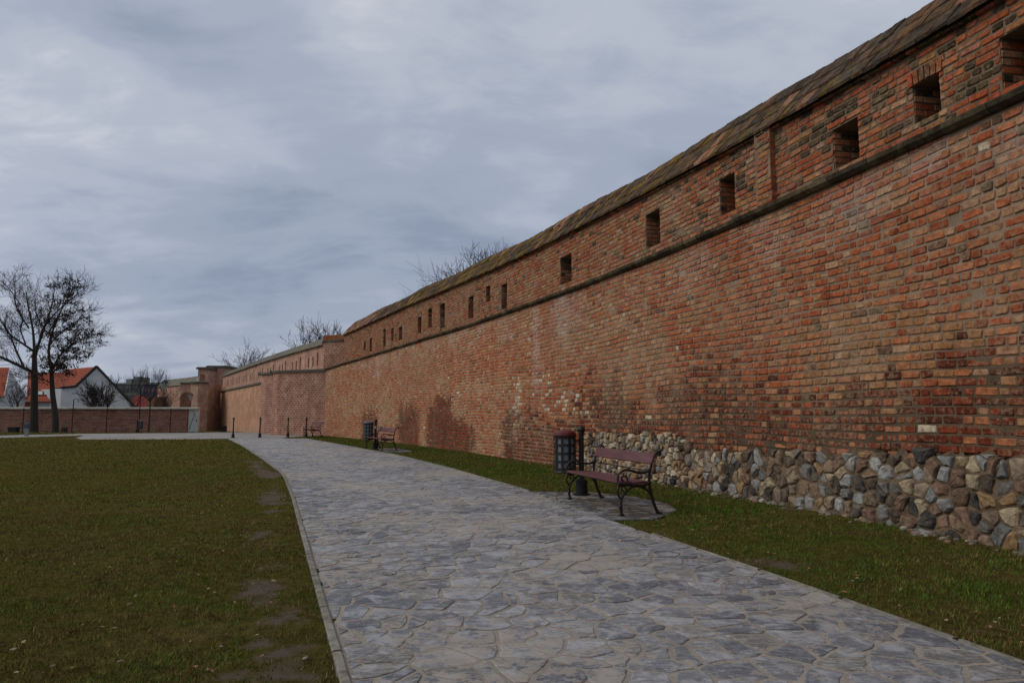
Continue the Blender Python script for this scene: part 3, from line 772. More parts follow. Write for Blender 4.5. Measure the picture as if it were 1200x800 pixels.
def par_quad(a, b_, za, zb):
    k = max(1, int((b_ - a) / 0.4)); us = [a + (b_ - a) * i / k for i in range(k + 1)]; m = 4
    surf(core, us, lambda u, j: (Wl(u, -0.024, za(u) + (zb(u) - za(u)) * j / 3), tuple(c * (0.75 if u > 34.5 else 0.95) for c in (1, 1, 1))), m)
pos = PAR0
bricked = MB()
for a, b_, z0, z1 in NICHES:
    par_quad(pos, a, lambda u: zstr(u), lambda u: zcop(u) + .05)
    par_quad(a, b_, lambda u: zstr(u), lambda u: z0); par_quad(a, b_, lambda u: z1, lambda u: zcop(u) + .05); pos = b_
    D = 0.55; sh = 0.05
    A = lambda s, n, z: Wl(s, n, z)
    q = [(a, -.024), (a + sh, -D), (b_ - sh, -D), (b_, -.024)]
    v = [A(s, n, z0) for s, n in q] + [A(s, n, z1) for s, n in q]
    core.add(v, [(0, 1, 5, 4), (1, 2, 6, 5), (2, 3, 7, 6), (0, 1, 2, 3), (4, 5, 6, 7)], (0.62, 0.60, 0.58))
    # bricks lining the reveals and the back
    k = 0; z = z0 + 0.01
    while z < z1 - 0.05:
        for side in (0, 1):
            n0 = -0.03 - (0.0 if (k + side) % 2 else 0.0)
            cuts = [n0, n0 - 0.125, n0 - 0.39, n0 - 0.52] if k % 2 else [n0, n0 - 0.26, n0 - 0.52]
            for p, r in zip(cuts[:-1], cuts[1:]):
                r += 0.016; ss = (a if side == 0 else b_); dirn = 1 if side == 0 else -1
                f0 = ss + dirn * sh * (-p - .024) / (D - .024); f1 = ss + dirn * sh * (-r - .024) / (D - .024); pr_ = 0.010 + random.uniform(-.003, .004)
                base = [(f0, p, z), (f1, r, z), (f1, r, z + .07), (f0, p, z + .07)]
                vv = [A(s - dirn * 0.01, n, zq) for s, n, zq in base]
                vv += [A(s + dirn * pr_, n + (p + r - 2 * n) / 2 * .07, zq + (z + .035 - zq) * .1) for s, n, zq in base]
                bricked.add(vv, [(i, (i + 1) % 4, 4 + (i + 1) % 4, 4 + i) for i in range(4)] + [(4, 5, 6, 7)], random.choice(RED + TAN if random.random() > .15 else BLK))
        z += 0.086; k += 1
for a, b_ in PIERS:                       # brick ends on the side of the pier
    for k in range(16):
        z = zstr(b_) + 0.135 + k * 0.092
        if z + .07 > zcop(b_) - .02: break
        base = [(b_, .072, z), (b_, -.03, z), (b_, -.03, z + .07), (b_, .072, z + .07)]
        vv = [Wl(q[0] - .01, q[1], q[2]) for q in base] + [Wl(q[0] + .006, q[1], q[2]) for q in base]
        bricked.add(vv, [(i, (i + 1) % 4, 4 + (i + 1) % 4, 4 + i) for i in range(4)] + [(4, 5, 6, 7)], random.choice(RED))
for a, b_, z0, z1 in NICHES:              # soldier bricks over the near openings
    if not 39 < a < 40: continue
    s_ = a - .04
    while s_ < b_ + .03:
        e_ = s_ + .062; hh_ = .16; f_ = ((s_ + e_) / 2 - (a + b_) / 2) / (b_ - a)
        base = [(s_, z1 + .002), (e_, z1 + .002), (e_ + .02 * f_, z1 + hh_), (s_ + .02 * f_, z1 + hh_)]; up = -.18 * f_ * f_ * .2
        vv = [Wl(q[0], -.06, q[1] + up) for q in base] + [Wl(q[0], .002, q[1] + up) for q in base]
        bricked.add(vv, [(i, (i + 1) % 4, 4 + (i + 1) % 4, 4 + i) for i in range(4)] + [(4, 5, 6, 7)], tuple(c * random.uniform(.75, 1.05) for c in random.choice(RED + DRK))); s_ += .078
bricked.build('niche_lining', M['brick'], wall, kind='stuff')
par_quad(pos, SLEN, lambda u: zstr(u), lambda u: zcop(u) + .05)
for a, b_ in PIERS:
    for u0, u1, n0, n1 in ((a, b_, 0.07, 0.07), (a, a, -.024, 0.07), (b_, b_, 0.07, -.024)):
        core.add([Wl(u0, n0, zstr(a) + .1), Wl(u1, n1, zstr(a) + .1), Wl(u1, n1, zcop(a)), Wl(u0, n0, zcop(a))], [(0, 1, 2, 3)], (.9, .9, .9))
# back, ends, ledge
surf(core, US, lambda u, j: (Wl(u, (-1.1, -1.1)[j], (-0.4, zcop(max(u, PAR0)) if u >= PAR0 else zstr(u))[j]), (0.8, 0.75, 0.7)), 2)
surf(core, [u for u in US if u >= PAR0 - .1], lambda u, j: (Wl(u, (0.0, -0.62, -1.2)[j], zcop(u) + (0.02, 0.72, 0.02)[j]), (0.6, 0.6, 0.6)), 3)
surf(core, [0, 1, 2, 3, PAR0], lambda u, j: (Wl(u, (0.0, -1.1)[j], zstr(u)), (0.6, 0.6, 0.6)), 2)
for u in (0.0, SLEN):
    core.add([Wl(u, 0, -.4), Wl(u, -1.1, -.4), Wl(u, -1.1, zstr(u) if u == 0 else zcop(u)), Wl(u, 0, zstr(u) if u == 0 else zcop(u))], [(0, 1, 2, 3)], (.9, .8, .7))
core.add([Wl(PAR0, -.024, zstr(PAR0)), Wl(PAR0, -1.1, zstr(PAR0)), Wl(PAR0, -1.15, zcop(PAR0)), Wl(PAR0, -.62, zcop(PAR0) + .72), Wl(PAR0, -.024, zcop(PAR0) + 0.02)], [(0, 1, 2, 3, 4)], (.9, .75, .6))
core.build('mortar_core', M['mortar'], wall)

# string course blocks
its = []
s = 0.0
while s < SLEN - .1:
    L = random.uniform(0.42, 0.75); e = min(s + L, SLEN)
    X, Y, Z = W((s + e) / 2, 0, zstr(s)); t = random.uniform(0.75, 1.2)
    its.append((view_score((X, Y, Z), (e - s) * .12 * FC[int(s / .25)]), (s + .004, e - .004, random.uniform(0, .012), tuple(c * t for c in random.choice([(0.085, 0.068, 0.042), (0.115, 0.088, 0.055), (0.060, 0.048, 0.032)]))), (X, Y, Z))); s = e
def mk_string(mb, d, org):
    s0, s1, n, col = d; ox, oy, oz = org
    prof = [(-0.1, -0.01), (0.05 + n, 0.005), (0.10 + n, 0.045), (0.112 + n, 0.098), (0.09 + n, 0.114), (-0.1, 0.145)]; v = []
    for q in (0, .33, .66, 1):
        s = s0 + (s1 - s0) * q; w = 0.006 * (random.random() - .5)
        for a, h in prof: p = W(s, a + w + random.uniform(-.004, .004) * (a > 0), zstr(s) + h + random.uniform(-.003, .003)); v.append((p[0] - ox, p[1] - oy, p[2] - oz))
    m = len(prof); f = [(i * m + j, i * m + j + 1, (i + 1) * m + j + 1, (i + 1) * m + j) for i in range(3) for j in range(m - 1)] + [tuple(range(m)), tuple(range(4 * m - 1, 3 * m - 1, -1))]
    mb.add(v, f, col)
wall_parts(its, mk_string, M['string'], 'string_course_block', 'string_course')
# coping tiles, two rows up the slope, and a brick drip course under them
its = []
for row in (0, 1, 2):
    s = PAR0 - .05 + 0.08 * row
    while s < SLEN - .1:
        L = random.uniform(0.17, 0.25); e = min(s + L, SLEN); X, Y, Z = W((s + e) / 2, 0 - .24 * row, zcop(s) + .1 + .28 * row)
        t = random.uniform(0.7, 1.3); r = random.random()
        mossy = box_soft(s, 14, 33, 2) * 0.75
        col = random.choice([(0.095, 0.062, 0.042), (0.072, 0.052, 0.038), (0.12, 0.066, 0.040), (0.062, 0.050, 0.040)]) if r > mossy * .5 else random.choice([(0.17, 0.105, 0.024), (0.13, 0.085, 0.028)])
        if random.random() < 0.05: col = (0.30, 0.15, 0.09)
        if s < 9 and random.random() < .6: col = (0.27, 0.15, 0.10)
        its.append((view_score((X, Y, Z), (e - s) * .35 * FC[int(s / .25)]), (s + .003, e - .005, row, random.uniform(-.008, .006), tuple(c * t for c in col)), (X, Y, Z))); s = e
def mk_tile(mb, d, org):
    s0, s1, row, dn, col = d; ox, oy, oz = org; v = []
    n0, n1 = ((0.11, -0.16), (-0.12, -0.39), (-0.35, -0.62))[row]; h0, h1 = ((0.0, 0.285), (0.27, 0.565), (0.55, 0.83))[row]; th = 0.05
    for s in (s0, s1):
        for (n, h) in ((n0, h0 - th), (n0 + .012, h0 - .008), (n0 - .005, h0 + .004), ((n0 + n1) / 2, (h0 + h1) / 2 + .006), (n1, h1), (n1 - .03, h1 - th)):
            p = W(s + random.uniform(-.006, .006), n + dn + random.uniform(-.004, .004), zcop(s) + 0.03 * math.sin(s * .9 + 1) * (n < -.3) + h + dn + random.uniform(-.004, .004)); v.append((p[0] - ox, p[1] - oy, p[2] - oz))
    m = 6; mb.add(v, [(j, (j + 1) % m, m + (j + 1) % m, m + j) for j in range(m)] + [tuple(range(m)), tuple(range(2 * m - 1, m - 1, -1))], col)
wall_parts(its, mk_tile, M['coping'], 'coping_tile', 'coping_tiles')
dr = MB(); s = PAR0
while s < SLEN - .3:
    e = s + random.uniform(.12, .25); v = []
    for q in (s + .004, e - .006):
        for n, h in ((-.1, -.085), (.035, -.08), (.045, -.06), (.045, -.052), (-.1, -.052)): p = Wl(q, n, zcop(q) + h); v.append(p)
    dr.add(v, [(j, (j + 1) % 5, 5 + (j + 1) % 5, 5 + j) for j in range(5)] + [(0, 1, 2, 3, 4), (9, 8, 7, 6, 5)], tuple(c * random.uniform(.6, 1) for c in random.choice(RED + DRK + BLK))); s = e
dr.build('drip_course', M['brick'], wall, kind='stuff')

# rubble stone base
def bulge(s, z):
    t = rub_top(s); k = max(0.0, 1 - max(z, 0) / max(t, .3))
    return (0.015 + 0.13 * k ** 1.3 + 0.04 * fbm(s * 1.5, z * 2, 7)) if s > 33.5 else (0.02 + 0.05 * k + 0.05 * fbm(s * 2.5, z * 3, 7))
sd_ = []; s = 29.55
while s < SLEN - .1:
    st = 0.15 if s < 34.2 else 0.18; z = -0.12
    while z < rub_top(s) + 0.03:
        sd_.append((s + random.uniform(-.45, .45) * st, z + random.uniform(-.4, .4) * st)); z += st * random.uniform(.75, 1.1)
    s += st * random.uniform(.8, 1.15)
its = []
for (s, z), P in zip(sd_, voronoi(sd_, 0.34, 0.022)):
    if P is None: continue
    cs = sum(p[0] for p in P) / len(P)
    tt = rub_top(cs) + random.uniform(-.01, .035); P = clip(P, 0, 1, tt)
    if len(P) < 3 or abs(area(P)) < .0012: continue
    cs = sum(p[0] for p in P) / len(P); cz = sum(p[1] for p in P) / len(P); a = abs(area(P))
    P = roughen(P, .016, 0.08, 0.07)
    if random.random() < .85 / (1 + math.exp((s - 35.0) / .35)): col = random.choice([(0.44, 0.35, 0.24), (0.36, 0.29, 0.21), (0.48, 0.40, 0.29), (0.34, 0.22, 0.12), (0.24, 0.20, 0.17), (0.36, 0.26, 0.16), (0.19, 0.14, 0.11)])
    else: col = random.choice([(0.17, 0.17, 0.165), (0.25, 0.25, 0.24), (0.060, 0.056, 0.052), (0.085, 0.065, 0.050), (0.24, 0.165, 0.11), (0.22, 0.135, 0.095), (0.13, 0.115, 0.10), (0.33, 0.26, 0.17), (0.30, 0.19, 0.095), (0.30, 0.295, 0.28), (0.17, 0.11, 0.075), (0.25, 0.19, 0.135)])
    k = random.uniform(.8, 1.15); X, Y, Z = W(cs, bulge(cs, cz), cz); h = math.sqrt(a) * random.uniform(.12, .34) + (0.02 if s < 34.4 else 0.004)
    its.append((view_score((X, Y, Z), a * FC[int(s / .25)]), (P, cs, cz, h, tuple(c * k for c in col)), (X, Y, Z)))
def mk_stone(mb, d, org):
    P, cs, cz, h, col = d; ox, oy, oz = org; n = len(P); v = []; j = lambda a: random.uniform(-a, a)
    n0 = bulge(cs, cz); off = (j(.25), j(.25))
    for sc, hh in ((1.0, -0.10), (1.0, -.004), (0.91, h * .6), (0.66, h)):
        for s, z in P:
            p = W(cs + (s - cs) * sc + (off[0] * .04 if sc < .9 else 0), n0 + hh + (j(h * .16) if sc < 1 else 0), cz + (z - cz) * sc + (off[1] * .04 if sc < .9 else 0)); v.append((p[0] - ox, p[1] - oy, p[2] - oz))
    p = W(cs + off[0] * .03, n0 + h * random.uniform(.85, 1.05), cz + off[1] * .03); v.append((p[0] - ox, p[1] - oy, p[2] - oz)); f = []
    for r in range(3): f += [(r * n + i, r * n + (i + 1) % n, (r + 1) * n + (i + 1) % n, (r + 1) * n + i) for i in range(n)]
    f += [(3 * n + i, 3 * n + (i + 1) % n, 4 * n) for i in range(n)]; mb.add(v, f, col)
wall_parts(its, mk_stone, M['rubble'], 'foundation_stone', 'foundation_rubble')
rb = MB()
surf(rb, [29.6 + i * .08 for i in range(int((SLEN - 29.6) / .08))], lambda u, j: (Wl(u, bulge(u, -.3 + (rub_top(u) + .33) * j / 14) - (0.036 if u < 34.4 else -0.002) + .020 * fbm(u * 7, j * .8, 4), -.3 + (rub_top(u) + .33) * j / 14), (1, 1, 1)), 15)
rb.build('rubble_mortar_bed', M['rubble_mortar'], wall)
print('rubble', len(its))

# ================================================================== FURTHER MASONRY (too far to tell bricks apart)
def quad_uv(mb, uvs, pts, uvq, col=(1, 1, 1)):
    mb.add([tuple(p) for p in pts], [(0, 1, 2, 3)], col); uvs.extend(uvq)
def prism(name, P, z0, z1, mat, parent, org=(0, 0, 0), top=True):
    """vertical walls over plan polygon P with brick UVs in metres; z0/z1 numbers or per-corner lists"""
    mb = MB(); uvs = []; n = len(P); u = 0
    Z0 = z0 if isinstance(z0, list) else [z0] * n; Z1 = z1 if isinstance(z1, list) else [z1] * n
    for i in range(n):
        a, b = P[i], P[(i + 1) % n]; j = (i + 1) % n; L = math.hypot(b[0] - a[0], b[1] - a[1])
        quad_uv(mb, uvs, [(a[0] - org[0], a[1] - org[1], Z0[i]), (b[0] - org[0], b[1] - org[1], Z0[j]), (b[0] - org[0], b[1] - org[1], Z1[j]), (a[0] - org[0], a[1] - org[1], Z1[i])],
                [(u, Z0[i]), (u + L, Z0[j]), (u + L, Z1[j]), (u, Z1[i])]); u += L + 0.37
    if top:
        mb.add([(p[0] - org[0], p[1] - org[1], z) for p, z in zip(P, Z1)], [tuple(range(n))]); uvs.extend([(p[0], p[1]) for p in P])
    return mb.build(name, mat, parent, uv=uvs)
def band(name, P, z, h, out, mat, parent, org=(0, 0, 0), closed=False):
    """projecting string course or coping strip that follows a plan line"""
    mb = MB(); n = len(P); cx = sum(p[0] for p in P) / n; cy = sum(p[1] for p in P) / n; Z = z if isinstance(z, list) else [z] * n
    rng = range(n if closed else n - 1)
    for i in rng:
        a, b = P[i], P[(i + 1) % n]; j = (i + 1) % n; dx, dy = b[0] - a[0], b[1] - a[1]; L = math.hypot(dx, dy); dx /= L; dy /= L; nx_, ny_ = dy, -dx
        if closed and (nx_ * ((a[0] + b[0]) / 2 - cx) + ny_ * ((a[1] + b[1]) / 2 - cy)) < 0: nx_, ny_ = -nx_, -ny_
        if not closed and (nx_ * -a[0] + ny_ * -a[1]) < 0: nx_, ny_ = -nx_, -ny_
        e = out if closed else 0.0; v = []
        for p, q, zz_ in ((a, -1, Z[i]), (b, 1, Z[j])):
            for o, hh in ((-.25, 0), (out, 0.01), (out * 1.1, h * .8), (out * .7, h), (-.25, h * 1.15)):
                v.append((p[0] + dx * q * e + nx_ * o - org[0], p[1] + dy * q * e + ny_ * o - org[1], zz_ + hh + 0.002 * i))
        mb.add(v, [(k, k + 1, k + 6, k + 5) for k in range(4)] + [(4, 0, 5, 9), (0, 1, 2, 3, 4), (9, 8, 7, 6, 5)])
    return mb.build(name, mat, parent)
def slope_strip(name, P, z, n0, n1, rise, mat, parent, org, th=0.06):
    """tiled coping that slopes back from the face of a wall, modelled as overlapping tiles"""
    mb = MB()
    for i in range(len(P) - 1):
        a, b = P[i], P[i + 1]; L = math.hypot(b[0] - a[0], b[1] - a[1]); dx, dy = (b[0] - a[0]) / L, (b[1] - a[1]) / L; nx_, ny_ = dy, -dx
        if nx_ * -a[0] + ny_ * -a[1] < 0: nx_, ny_ = -nx_, -ny_
        k = max(1, int(L / .35))
        for q in range(k):
            v = []; t0, t1 = q / k, (q + 1) / k - 0.02 / L; d = random.uniform(-.015, .015)
            for t in (t0, t1):
                X, Y, Z = a[0] + (b[0] - a[0]) * t - org[0], a[1] + (b[1] - a[1]) * t - org[1], z[i] + (z[i + 1] - z[i]) * t + d
                v += [(X + nx_ * n0, Y + ny_ * n0, Z - th), (X + nx_ * n0, Y + ny_ * n0, Z), (X + nx_ * n1, Y + ny_ * n1, Z + rise), (X + nx_ * (n1 - .7), Y + ny_ * (n1 - .7), Z - th)]
            mb.add(v, [(0, 1, 5, 4), (1, 2, 6, 5), (2, 3, 7, 6), (3, 0, 4, 7), (0, 1, 2, 3), (7, 6, 5, 4)], tuple(random.uniform(.75, 1.2) for _ in range(1)) * 3)
    return mb.build(name, mat, parent)

# corner bastion at the end of the long wall
ba = empty('brick_bastion', (-14, 44.5, 0)); bo = (-14, 44.5, 0)
tag(ba, 'square brick bastion with dark ledge at the far end of the long wall', 'bastion')
BP = [(-11.75, 43.32), (-15.35, 44.95), (-15.95, 45.6), (-16.2, 49.0), (-11.0, 49.0)]
prism('brick_face', BP, -0.6, 4.05, M['bastion_brick'], ba, bo)
band('ledge', BP[:4], 4.05, 0.16, 0.10, M['string_far'], ba, bo)
# second, set back step of the bastion
bb = empty('brick_buttress', (-19, 52, 0)); bo = (-19, 52, 0)
tag(bb, 'narrow set back brick block with dark ledge just left of the bastion', 'bastion')
BP2 = [(-16.3, 49.6), (-18.35, 50.9), (-18.95, 51.7), (-19.2, 55.5), (-15.0, 55.5)]
prism('brick_face', BP2, -0.8, 4.25, M['bastion_brick'], bb, bo)
band('ledge', BP2[:4], 4.25, 0.18, 0.12, M['string_far'], bb, bo)
# parapet pier above the bastion corner
pp = empty('parapet_pier', (-11.6, 44.2, 4)); po = (-11.6, 44.2, 4)
tag(pp, 'short brick pier with red soldier course cap where the tall parapet steps down', 'pier')
PP = [(-10.75, 43.6), (-12.20, 44.1), (-12.6, 45.4), (-11.0, 45.6)]
prism('shaft', PP, 0.1, 2.05, M['bastion_brick'], pp, po)
band('ledge', PP, 2.0, 0.10, 0.07, M['string_far'], pp, po, closed=True)
cp = MB()
for i in range(3):
    a, b = PP[i], PP[i + 1]; L = math.hypot(b[0] - a[0], b[1] - a[1]); k = int(L / .085)
    for q in range(k):
        t0, t1 = q / k, (q + .86) / k; dx, dy = (b[0] - a[0]), (b[1] - a[1]); nx_, ny_ = dy / L, -dx / L
        if nx_ * ((a[0] + b[0]) / 2 + 11.6) + ny_ * ((a[1] + b[1]) / 2 - 44.7) < 0: nx_, ny_ = -nx_, -ny_
        v = []
        for t in (t0, t1):
            for o in (0.05, -0.2):
                for z in (2.10, 2.42): v.append((a[0] + dx * t + nx_ * o - po[0], a[1] + dy * t + ny_ * o - po[1], z))
        cp.add(v, [(0, 1, 5, 4), (2, 3, 7, 6), (0, 1, 3, 2), (4, 5, 7, 6), (1, 3, 7, 5)], tuple(c * random.uniform(.75, 1.1) for c in random.choice(RED)))
cp.build('soldier_course', M['brick'], pp, kind='stuff')
prism('cap_core', [(p[0] * .97 - 11.6 * .03, p[1] * .97 + 44.7 * .03) for p in PP], 2.1, 2.40, M['bastion_brick'], pp, po)

# second stretch of wall, running away behind the bastion
def gzf(x, y): return float(gz(np.array([x]), np.array([y]))[0])
w2 = empty('far_fortress_wall', (-25, 66, 0)); wo_ = (-25, 66, 0)
tag(w2, 'buff brick wall with small loopholes and grey coping receding behind the bastion towards the towers', 'wall')
L2 = [(-12.2, 45.6), (-18.0, 55.0), (-24.0, 65.0), (-30.0, 75.5), (-38.0, 89.5), (-41.6, 92.0)]
Z2 = [4.1, 4.15, 4.15, 4.15, 4.15, 4.15]; ZC2 = [6.15, 6.2, 6.2, 6.2, 6.2]
def thick(L, d): return L + [(p[0] + d, p[1] + d * .55) for p in reversed(L)]
prism('lower_face', thick(L2, 1.6), [-1.2] * 12, Z2 + Z2[::-1], M['buff_brick'], w2, wo_)
# parapet with loopholes: build the face as columns around the openings
par = MB(); puv = []; hol = MB()
def lerp2(L, Z, t):
    acc = 0
    for i in range(len(L) - 1):
        d = math.hypot(L[i + 1][0] - L[i][0], L[i + 1][1] - L[i][1])
        if t <= acc + d or i == len(L) - 2:
            k = (t - acc) / d; return L[i][0] + (L[i + 1][0] - L[i][0]) * k, L[i][1] + (L[i + 1][1] - L[i][1]) * k, Z[i] + (Z[i + 1] - Z[i]) * k, ((L[i + 1][0] - L[i][0]) / d, (L[i + 1][1] - L[i][1]) / d)
        acc += d
T2 = sum(math.hypot(L2[i + 1][0] - L2[i][0], L2[i + 1][1] - L2[i][1]) for i in range(4))
ops = []; t = 3.2
while t < T2 - 2:
    for g in range(3):
        hgt = (0.95, 0.75, 0.7)[g]; ops.append((t, t + 0.34, 4.75, 4.75 + hgt)); t += 1.15
    t += 1.25
def p2(t, n, z): X, Y, Z, d = lerp2(L2, Z2, t); return (X + (-d[1]) * -n * -1 * -1 - wo_[0], Y + d[0] * -n * -1 * -1 - wo_[1], z)
def p2(t, n, z):
    X, Y, Z, d = lerp2(L2, Z2, t); nx_, ny_ = d[1], -d[0]
    if nx_ * -X + ny_ * -Y < 0: nx_, ny_ = -nx_, -ny_
    return (X + nx_ * n - wo_[0], Y + ny_ * n - wo_[1], z)
pos = 0.0; NB = -0.12
def pq(a, b, z0, z1):
    k = max(1, int((b - a) / 3))
    for i in range(k):
        u0, u1 = a + (b - a) * i / k, a + (b - a) * (i + 1) / k
        quad_uv(par, puv, [p2(u0, NB, z0), p2(u1, NB, z0), p2(u1, NB, z1), p2(u0, NB, z1)], [(u0, z0), (u1, z0), (u1, z1), (u0, z1)])
for a, b, z0, z1 in ops:
    pq(pos, a, 4.1, 6.25); pq(a, b, 4.1, z0); pq(a, b, z1, 6.25); pos = b
    v = [p2(a, NB, z0), p2(a, NB - .5, z0), p2(b, NB - .5, z0), p2(b, NB, z0), p2(a, NB, z1), p2(a, NB - .5, z1), p2(b, NB - .5, z1), p2(b, NB, z1)]
    par.add(v, [(0, 1, 5, 4), (1, 2, 6, 5), (2, 3, 7, 6), (0, 1, 2, 3), (4, 5, 6, 7)]); puv.extend([(q[0], q[2]) for q in v])
pq(pos, T2, 4.1, 6.25)
par.build('parapet_face', M['far_brick'], w2, uv=puv)
band('string_course', L2, [z - .02 for z in Z2], 0.2, 0.12, M['string_far'], w2, wo_)
slope_strip('coping', L2[:5], ZC2, 0.05, -0.65, 0.62, M['grey_roof'], w2, wo_)

# third stretch beyond the towers
w3 = empty('distant_fortress_wall', (-48, 98, 0)); wo3 = (-48, 98, 0)
tag(w3, 'distant brick wall with sloping brown tiled top, left of the two towers', 'wall')
L3 = [(-44.4, 95.6), (-50, 102.5), (-57.5, 111.0)]
prism('brick_face', thick(L3, 1.8), [-1.6] * 6, [5.6, 5.6, 5.7, 5.7, 5.6, 5.6], M['far_brick'], w3, wo3)
slope_strip('coping', L3, [5.55, 5.55, 5.65], 0.15, -0.9, 1.15, M['grey_roof'], w3, wo3)
BP3 = [(-54.6, 104.6), (-56.2, 105.4), (-57.6, 108.5), (-54, 109)]
prism('end_block', BP3, -1.6, 3.9, M['dark_brick'], w3, wo3)

# the two towers and the blocks at their foot
def tower(name, label, px0, px1, Y, ztop, depth, zb, white, cat='tower'):
    a = at(px0, 470, Y).x; b = at(px1, 470, Y).x; e = empty(name, ((a + b) / 2, Y + depth / 2, 0)); o_ = tuple(e.location); tag(e, label, cat)
    P = [(a, Y), (b, Y), (b + .2, Y + depth), (a + .2, Y + depth)]
    prism('shaft', P, zb, ztop, M['boundary_brick'] if name == 'x' else M['far_brick'], e, o_)
    band('cap', P, ztop, 0.22, 0.2, M['string_far'], e, o_, closed=True)
    mb = MB(); mb.box(a - .1 - o_[0], b + .1 - o_[0], Y - .1 - o_[1], Y + depth + .1 - o_[1], ztop + .2, ztop + .3); mb.build('cap_slab', M['string_far'], e)
    if white:
        x0, x1, z0, z1 = white; mb = MB(); mb.box(x0 - o_[0], x1 - o_[0], Y - .05 - o_[1], Y + .02 - o_[1], z0, z1); mb.build('plaster_patch', M['white_paint'], e)
    return e
tA = at(243, 459, 92.3); tB = at(251.2, 443.5, 92.3)
tower('brick_tower', 'wide square brick tower with flat cap and white plastered lower corner', 242, 264, 92.3, at(250, 430.8, 92.3).z, 3.0, 3.9, (tA.x, tB.x, tA.z, tB.z))
tA = at(230, 448, 90.0); tB = at(233.5, 442, 90.0)
tw = tower('narrow_brick_tower', 'narrow brick turret with flat cap directly left of the wide tower', 230.4, 241, 90.0, at(235, 432.5, 90).z, 3.0, 2.5, (tA.x, tB.x, tA.z, tB.z))
n_ = MB(); q0 = at(234.2, 448, 89.93); q1 = at(240, 438.5, 89.93); n_.box(q0.x - tw.location.x, q1.x - tw.location.x, 89.95 - tw.location.y, 89.99 - tw.location.y, q0.z, q1.z); n_.build('recess', M['dark_brick'], tw)  # dark box proud of the face, painting in the shade of a recess
fb = empty('tower_base_block', (-39, 84, 0)); fo = (-39, 84, 0); tag(fb, 'tall brick block with stained shadowed face and thin ledge below the towers', 'bastion')
xa, xb = at(223, 470, 84).x, at(242.5, 470, 84).x; zt = at(230, 449, 84).z
prism('brick_face', [(xa, 84), (xb - .9, 83.4), (xb, 84.2), (xb - .3, 88.5), (xa, 89)], -1.5, zt, M['far_brick'], fb, fo)
band('ledge', [(xa, 84), (xb - .9, 83.4), (xb, 84.2)], zt, .2, .2, M['string_far'], fb, fo)
fb2 = empty('arched_brick_block', (-43, 90, 0)); fo2 = (-43, 90, 0); tag(fb2, 'low brick block with an arched recess shown as a dark panel left of the tower base', 'bastion')
xa2, xb2 = at(210.5, 470, 86).x, at(224, 470, 86).x; zt2 = at(215, 449.5, 86).z
prism('brick_face', [(xa2, 86), (xb2, 86), (xb2, 91), (xa2, 91)], -1.5, zt2, M['far_brick'], fb2, fo2)
band('ledge', [(xa2, 86), (xb2, 86)], zt2, .18, .18, M['string_far'], fb2, fo2)
mb = MB(); c0 = at(218.5, 470, 85.9).x; r0 = 0.75; zs_ = at(218, 466, 85.9).z
arc = [(c0 - r0, -1.4), (c0 - r0, zs_)] + [(c0 - r0 * math.cos(a), zs_ + r0 * math.sin(a)) for a in [math.pi * k / 8 for k in range(1, 8)]] + [(c0 + r0, zs_), (c0 + r0, -1.4)]
n0 = len(arc); mb.add([(x - fo2[0], 85.97 - fo2[1], z) for x, z in arc] + [(x - fo2[0], 85.9 - fo2[1], z) for x, z in arc], [tuple(range(n0, 2 * n0))] + [(i, i + 1, n0 + i + 1, n0 + i) for i in range(n0 - 1)])  # raised dark panel; its colour paints the shade of an arched recess
mb.build('arch_shade_panel', M['dark_brick'], fb2)

# ================================================================== BOUNDARY WALL AND GATE
bw = empty('boundary_wall', (-45, 64, 0)); bwo = (-45, 64, 0)
tag(bw, 'low brown brick boundary wall with pale flat coping at the far left end of the lawn', 'wall')
WB = [(at(220, 478, 65).x, 65.0), (-47.0, 64.0), (-66.0, 62.0)]
ztop = at(200, 479.5, 65).z
prism('brick_face', WB + [(p[0], p[1] + .4) for p in reversed(WB)], -1.0, ztop, M['boundary_brick'], bw, bwo)
mb = MB()
for i in range(2):
    a, b = WB[i], WB[i + 1]
    k = 9
    for q in range(k):
        t0, t1 = q / k, (q + .99) / k; xa_, ya_ = a[0] + (b[0] - a[0]) * t0, a[1] + (b[1] - a[1]) * t0; xb_, yb_ = a[0] + (b[0] - a[0]) * t1, a[1] + (b[1] - a[1]) * t1
        if i == 0 and q == 0: xa_ = at(233, 478, 65).x
        v = [(x - bwo[0], y - bwo[1], z) for x, y in ((xa_, ya_), (xb_, yb_)) for y, z in ((y - .15, ztop), (y - .15, ztop + .13), (y + .2, ztop + .2), (y + .55, ztop + .13), (y + .55, ztop))]
        mb = MB(); mb.add(v, [(0, 1, 6, 5), (1, 2, 7, 6), (2, 3, 8, 7), (3, 4, 9, 8), (0, 1, 2, 3, 4), (9, 8, 7, 6, 5), (4, 0, 5, 9)]); mb.build('coping_slab', M['stone_cap'], bw)
gd = empty('white_gate', (at(226, 490, 65).x, 65.1, gzf(-30, 65))); go = tuple(gd.location)
tag(gd, 'pale painted metal gate panel at the right end of the low boundary wall', 'gate')
ga, gb = at(220, 490, 65).x - go[0] + .01, at(232, 490, 65).x - go[0]; gh = ztop - go[2] - .02
mb = MB(); mb.box(ga + .03, (ga + gb) / 2 + .2 - .01, -.03, .03, .05, gh); mb.build('door_leaf', M['white_paint'], gd)
mb = MB(); mb.box((ga + gb) / 2 + .2, gb, -.07, .25, 0, gh); mb.build('post', M['white_paint'], gd)
mb = MB(); mb.box((ga + gb) / 2 + .3, (ga + gb) / 2 + .36, -.12, -.07, 1.0, 1.2); mb.build('lock_box', M['iron'], gd)
mb = MB(); mb.tube([(ga + .1, -.05, .25), ((ga + gb) / 2 + .15, -.05, gh * .85)], .02, 5); mb.build('brace', M['iron'], gd)

